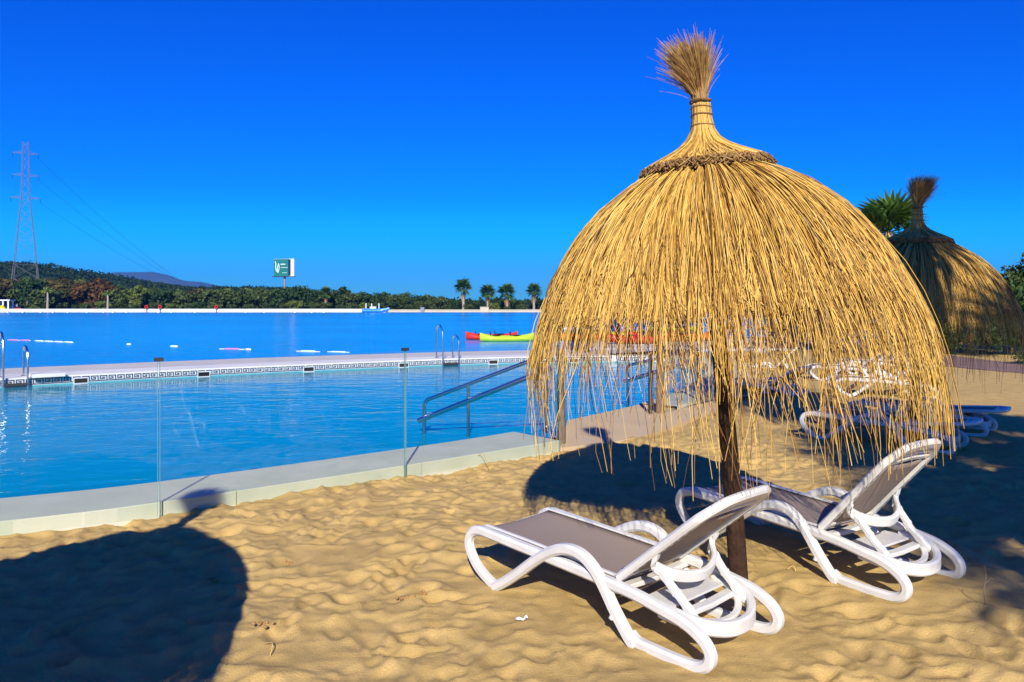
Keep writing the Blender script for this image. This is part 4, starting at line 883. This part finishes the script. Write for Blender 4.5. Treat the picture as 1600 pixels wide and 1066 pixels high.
for (xp, yt, d, lb, sd, sz_) in ((724, 437, 226, 'tallest fan palm on the far bank, left of two shorter palms', 1, 2.3), (762, 446, 228, 'middle fan palm of the far bank trio', 2, 2.1), (792, 445, 228, 'right fan palm of the far bank trio', 3, 2.35), (834, 444, 228, 'fan palm on the far bank just touching the thatch edge', 4, 2.1), (509, 449, 230, 'short yellowish fan palm on the far bank right of the billboard', 5, 1.7)):
    htop = (HZ - yt) / F * d + EYE - 0.3; palm(((xp - 800) / F * d, d, 0.3), htop - 1.05 * sz_, lb, sd, False, sz_, 40, 'fan palms on the far bank')
p = pd(1388, 352, 24.0); palm((p[0], 24.0, 0), p[2] - 0.25, 'fan palm showing its crown above the thatch between the two umbrellas', 6, True, 1.0, 30, 'fan palms near the beach')
# palms standing behind and beside the viewer, whose shade crosses the sand and the second umbrella
for i, (x, y, h, s_, lb) in enumerate(((4.45, 1.35, 7.7, 1.2, 'fan palm right of the viewer shading the second umbrella'), (4.5, -4.3, 7.2, 1.35, 'fan palm behind the viewer shading the sand by the steep lounger'), (6.3, -2.2, 7.0, 1.35, 'fan palm at the far right behind the viewer'), (3.7, -7.2, 7.2, 1.2, 'fan palm farthest behind the viewer'))):
    palm((x, y, -0.05), h, lb, 20 + i, True, s_, 34, 'fan palms behind the viewer')

# ------------------------------------------------------------------ greenery at the right
gr = 'bushes beyond the brown path'
tree((16.6, 25.5, 0), 7, 'leaf_dark', 1.6, 1.0, 'dark bush beyond the path under the shaded umbrella', gr, 'shrub', 'shrub')
tree((14.6, 27.0, 0), 7, 'leaf_fresh', 1.35, 2.0, 'yellow green bush beyond the path, lit by the sun', gr, 'shrub', 'shrub')
tree((18.9, 27.5, 0), 6, 'leaf_mid', 0.98, 0.4, 'loose green tree rising over the shaded umbrella roof', gr)
tree((16.9, 29.5, 0), 5, 'leaf_dark', 0.92, 2.4, 'dark round tree behind the shaded umbrella', gr)
tree((21.0, 28.0, 0), 5, 'leaf_mid', 1.02, 3.4, 'green tree at the right edge of the photo', gr)
tree((11.8, 31.0, 0), 7, 'leaf_dark', 1.5, 4.0, 'low dark bush behind the thatch at the path end', gr, 'shrub', 'shrub')
for i, (x, y) in enumerate(((14.9, 21.2), (16.2, 19.6), (17.8, 18.6), (19.5, 18.0))):
    tree((x, y, -0.05), 7, 'leaf_dark', 0.6, i * 1.3, 'low dark hedge bush along the path, %s from the left' % ords[i], 'hedge along the path', 'shrub', 'shrub', (0.8, 0.7, 0.62))

# ------------------------------------------------------------------ pylon, power lines, billboard, pavilion
PYD = 246.0
pb = pd(40, 476, PYD); py = empty('electricity_pylon', (pb[0], PYD, 0.3)); py.rotation_euler = (0, 0, R(28)); tag(py, 'tall steel lattice electricity pylon at the far left', 'pylon')
PH = (HZ - 222) / F * PYD + EYE - 0.3
def wid(z): return np.interp(z / PH, [0, 0.55, 0.66, 1.0], [4.3, 1.75, 1.15, 0.75])
levels = [0, 0.10, 0.19, 0.27, 0.345, 0.415, 0.48, 0.54, 0.60, 0.66, 0.715, 0.77, 0.82, 0.87, 0.92, 0.96, 1.0]
for sx in (-1, 1):
    for sy in (-1, 1):
        MB().tube([(sx * wid(l * PH), sy * wid(l * PH), l * PH) for l in levels], [0.12 if l < 0.2 else 0.075 for l in levels], 5).build('leg', M['pylon_steel'], py)
for i in range(len(levels) - 1):
    z0, z1 = levels[i] * PH, levels[i + 1] * PH; w0, w1 = wid(z0), wid(z1); mb = MB(); r_ = (0.07 if i < 2 else 0.032)
    cs0 = [(-w0, -w0), (w0, -w0), (w0, w0), (-w0, w0)]; cs1 = [(-w1, -w1), (w1, -w1), (w1, w1), (-w1, w1)]
    for k in range(4):
        a, b = cs0[k], cs0[(k + 1) % 4]; c, d = cs1[k], cs1[(k + 1) % 4]
        mb.tube([(*a, z0), (*d, z1)], r_, 4); mb.tube([(*b, z0), (*c, z1)], r_, 4)
        if i % 2 == 0: mb.tube([(*c, z1), (*d, z1)], r_, 4)
    mb.build('bracing', M['pylon_steel'], py)
arms = [(0.665, 4.0), (0.80, 3.6), (0.93, 3.5)]
for l, aw in arms:
    for s in (-1, 1):
        mb = MB(); z = l * PH; w_ = wid(z)
        for sy in (-1, 1): mb.tube([(s * w_, sy * w_, z), (s * aw, 0, z + 0.1)], 0.075, 4); mb.tube([(s * w_, sy * w_, z + 0.8), (s * aw, 0, z + 0.15)], 0.03, 4)
        ar = mb.build('cross_arm', M['pylon_steel'], py)
        MB().lathe([(0.04, 0), (0.09, -0.3), (0.05, -0.6), (0.09, -0.9), (0.04, -1.3)], (s * aw, 0, z), 6).build('insulator', M['black'], ar)
rotp = Matrix.Rotation(R(28), 3, 'Z')
for i, (l, aw) in enumerate(arms):
    a = Vector((pb[0], PYD, 0.3)) + rotp @ Vector((aw, 0, l * PH - 1.3)); e = pd(372 - i * 12, 468, 760); e = Vector(e); pts = []
    for k in range(25):
        u = k / 24; q = a.lerp(e, u); q.z -= 4 * 9.0 * u * (1 - u); pts.append(tuple(q))
    o = MB().tube(pts, [0.03 + 0.04 * k / 24 for k in range(25)], 4).build('power_line', M['dark_steel']); tag(o, '%s power line sagging from the pylon towards the hill' % ('lowest', 'middle', 'highest')[i], 'power line', 'power lines from the pylon')

bd = 260.0; b0 = pd(444, 432, bd); bb = empty('billboard', (b0[0], bd, 0.3)); bb.rotation_euler = (0, 0, R(-14)); tag(bb, 'green billboard on a single tall post behind the far bank', 'billboard')
bz0 = b0[2] - 0.3; bw, bh = 7.6, 5.9
MB().tube([(0, 0.3, -0.5), (0, 0.3, bz0 + 1)], 0.38, 10).build('post', M['galvanised'], bb, True)
MB().box((0, 0, bz0 + bh / 2), (bw, 0.5, bh)).build('panel', M['white_paint'], bb)
MB().box((-0.95, -0.262, bz0 + bh / 2), (bw - 1.94, 0.02, bh - 0.1)).build('green_sheet', M['sign_green'], bb)
MB().box((2.15, -0.265, bz0 + bh / 2), (0.9, 0.022, bh - 0.3)).build('dark_stripe', M['navy'], bb)
MB().box((0, -0.35, bz0 - 0.1), (bw + 0.6, 1.2, 0.22)).build('catwalk', M['dark_steel'], bb)
mb = MB(); mb.band(spline([(-3.25, -0.29, bz0 + 5.1), (-2.95, -0.29, bz0 + 4.2), (-3.05, -0.29, bz0 + 3.1), (-2.7, -0.29, bz0 + 1.6)], 5), (0, 1, 0), 0.32, 0.03)
mb.band(spline([(-1.95, -0.29, bz0 + 4.4), (-1.7, -0.29, bz0 + 3.3), (-1.9, -0.29, bz0 + 2.0), (-2.2, -0.29, bz0 + 1.3), (-2.35, -0.29, bz0 + 2.8), (-1.95, -0.29, bz0 + 4.4)], 5), (0, 1, 0), 0.26, 0.03)
mb.build('emblem', M['pale_aqua'], bb)
for zz_, x0, x1, th in ((4.1, -1.2, 0.6, 0.3), (3.0, -1.1, 1.5, 0.14), (1.2, -0.6, 1.2, 0.12)):
    MB().box(((x0 + x1) / 2, -0.285, bz0 + zz_), (x1 - x0, 0.024, th)).build('print_line', M['pale_aqua'], bb)

pv0 = pd(4, 480, 218.6); pv = empty('pavilion', (pv0[0], 219.6, 0.3)); tag(pv, 'small white open pavilion at the far left bank', 'pavilion')
for x in (-2.2, 0.05, 1.55):
    for y in (-0.8, 1.2): MB().box((x, y, 1.4), (0.35, 0.35, 2.8)).build('post', M['white_paint'], pv)
MB().box((-0.4, 0.2, 2.95), (5.0, 2.8, 0.32)).build('roof', M['white_paint'], pv)
MB().box((-0.4, 1.3, 1.2), (4.4, 0.1, 2.2)).build('back_wall', M['navy'], pv)
q = pd(4, 480, 218.2); o = MB().lathe([(1.2, 0.0), (0.85, 0.5), (0.3, 0.95), (0.03, 1.05)], n=10).build('beach_tent', M['yellow'], None, True, (q[0] - 0.3, 218.35, 0.78)); tag(o, 'small yellow beach tent in front of the white pavilion', 'tent')
t = empty('parked_vehicle', pd(25, 480, 222.0)[:2] + (0.3,)); tag(t, 'dark parked vehicle with red trim beside the pavilion', 'vehicle')
MB().box((0, 0, 0.75), (3.9, 1.7, 0.8)).build('body', M['black'], t); MB().box((-0.2, 0, 1.45), (2.2, 1.5, 0.65)).build('cabin', M['galvanised'], t)
MB().box((0, -0.88, 0.55), (3.95, 0.06, 0.22)).build('red_trim', M['red'], t)
for x in (-1.2, 1.2): MB().tube([(x, -0.85, 0.36), (x, 0.85, 0.36)], 0.36, 12).build('wheel', M['black'], t)
# red markers on the bank wall
for i, (xp, lb) in enumerate(((229, 'left red lifebuoy post on the far bank wall'), (250, 'middle red ringed lifebuoy post on the far bank'), (338, 'right red lifebuoy post on the far bank wall'))):
    p = pd(xp, 480, 216.4); t = empty('lifebuoy_post', (p[0], 216.4, 0.0)); tag(t, lb, 'lifebuoy', 'lifebuoy posts on the bank wall')
    MB().tube([(0, 0, -0.3), (0, 0, 1.6)], 0.09, 6).build('post', M['dark_red'], t)
    MB().tube([(0.42 * math.cos(a), -0.1, 1.35 + 0.42 * math.sin(a)) for a in np.linspace(0, 2 * math.pi, 17)], 0.12, 6, False).build('ring', M['red'], t, True)
# pale bare post / lamp stems on the far bank
for i, (xp, yt, lb) in enumerate(((74, 447, 'pale tall bare trunk standing left on the far bank'), (168, 452, 'pale bare trunk standing below the rust trees'))):
    p = pd(xp, 480, 221); h_ = (478 - yt) / F * 221 + 1.3; t = empty('bare_trunk', (p[0], 221, 0.3)); tag(t, lb, 'tree trunk', 'bare trunks on the far bank')
    MB().tube([(0, 0, -0.3), (0.1, 0, h_ * 0.5), (0.05, 0, h_ * .8)], [0.32, 0.26, 0.2], 7).build('trunk', M['bark_pale'], t, True)
    V_, Q_ = leaf_cloud(np.array([(0, 0, h_ * .85), (0.9, 0, h_ * .8), (-0.8, 0, h_ * .75)]), np.array([1.0, .8, .8]), 0.35, 60, 90 + i); link(bpy.data.objects.new('crown', np_mesh('crown', V_, Q_, M['leaf_fresh'])), t)

# ------------------------------------------------------------------ small things on the sand
def on_sand(xp, yp): p = px(xp, yp, 0.0); return (p[0], p[1], sand_z(p[0], p[1]))
p = on_sand(815, 972); r_ = np.random.default_rng(4); V_ = MB(); v = []
for i in range(7):
    for j in range(5): v.append((-0.028 + 0.0095 * i + r_.normal() * 0.002, -0.014 + 0.007 * j + r_.normal() * 0.002 + 0.01 * math.sin(i), 0.006 + 0.012 * abs(math.sin(i * 1.9 + j * 1.3)) + (0.014 if i > 4 else 0)))
V_.add(v, [(i * 5 + j, (i + 1) * 5 + j, (i + 1) * 5 + j + 1, i * 5 + j + 1) for i in range(6) for j in range(4) if (i, j) not in ((0, 0), (5, 0), (0, 3), (3, 3))])
o = V_.build('paper_scrap', M['white_paint'], None, False, p); md = o.modifiers.new('thickness', 'SOLIDIFY'); md.thickness = 0.0015; tag(o, 'crumpled white paper scrap on the sand before the front lounger', 'litter')
for i, (xa, ya, xb, yb, lb) in enumerate(((703, 830, 740, 826, 'pale straw stalk on the sand left of the front lounger'), (757, 750, 786, 758, 'short straw stalk on the sand near the kerb'), (736, 725, 765, 735, 'bent straw stalk leaning against the kerb'), (412, 1003, 422, 1018, 'short pale straw stalk near the left shadow'), (1230, 890, 1243, 893, 'straw stalk on the sand between the loungers'))):
    a = np.array(on_sand(xa, ya)); b = np.array(on_sand(xb, yb)); m_ = (a + b) / 2 + np.array([0.02, 0.02, 0.02 if i != 2 else 0.12])
    o = MB().tube([tuple(q - a + np.array([0, 0, 0.006])) for q in spline([a, m_, b], 6)], 0.003, 5).build('straw_stalk', M['straw'], None, True, tuple(a)); tag(o, lb, 'straw', 'loose straws on the sand')
p = on_sand(1540, 950); t = empty('dry_twig', p); tag(t, 'thin dry twig standing in the sand at lower right', 'twig')
MB().tube([(0, 0, -0.02), (-0.01, 0, 0.08), (0.01, 0.01, 0.15), (-0.005, 0, 0.22)], [0.003, 0.0025, 0.002, 0.001], 5).build('stem', M['bark'], t)
MB().tube([(0.008, 0.008, 0.12), (0.03, 0, 0.15), (0.045, -0.01, 0.14)], 0.0015, 4).build('side_shoot', M['bark'], t)
for i, (xp, yp) in enumerate(((632, 936), (662, 932), (455, 880), (408, 978), (330, 900))):
    p = on_sand(xp, yp); mb = MB(); r_ = np.random.default_rng(i)
    for k in range(9):
        c = r_.normal(size=2) * 0.018; s_ = r_.uniform(0.006, 0.014); mb.lathe([(s_ * .6, -0.004), (s_, s_ * .4), (s_ * .5, s_ * .9)], (c[0], c[1], 0), 6)
    o = mb.build('sand_clod', mat('clod%d' % i, (0.34, 0.20, 0.075), 0.95, 0.1, var=0.3, vscale=60), None, False, p); tag(o, 'brown sand clod, %s' % ('left of the pair before the lounger', 'right of the pair before the lounger', 'near the umbrella shadow tip', 'by the shadow edge at lower left', 'inside the left umbrella shadow')[i], 'sand clod', 'brown clods on the sand')  # clods coloured darker than the sand around them

# ------------------------------------------------------------------ air
HAZE = 7.5e-5
mb = MB(); mb.box((0, 3900, 199), (13000, 9400, 402)); hz_m = bpy.data.materials.new('haze_air'); hz_m.use_nodes = True; nt = hz_m.node_tree; nt.nodes.clear()
ho = nt.nodes.new('ShaderNodeOutputMaterial'); pv_ = nt.nodes.new('ShaderNodeVolumePrincipled'); pv_.inputs['Density'].default_value = HAZE; pv_.inputs['Color'].default_value = (0.06, 0.38, 1.0, 1); pv_.inputs['Anisotropy'].default_value = 0.0
nt.links.new(pv_.outputs[0], ho.inputs['Volume'])
o = mb.build('haze', hz_m); tag(o, 'thin bluish haze over the distance', 'haze', kind='stuff')
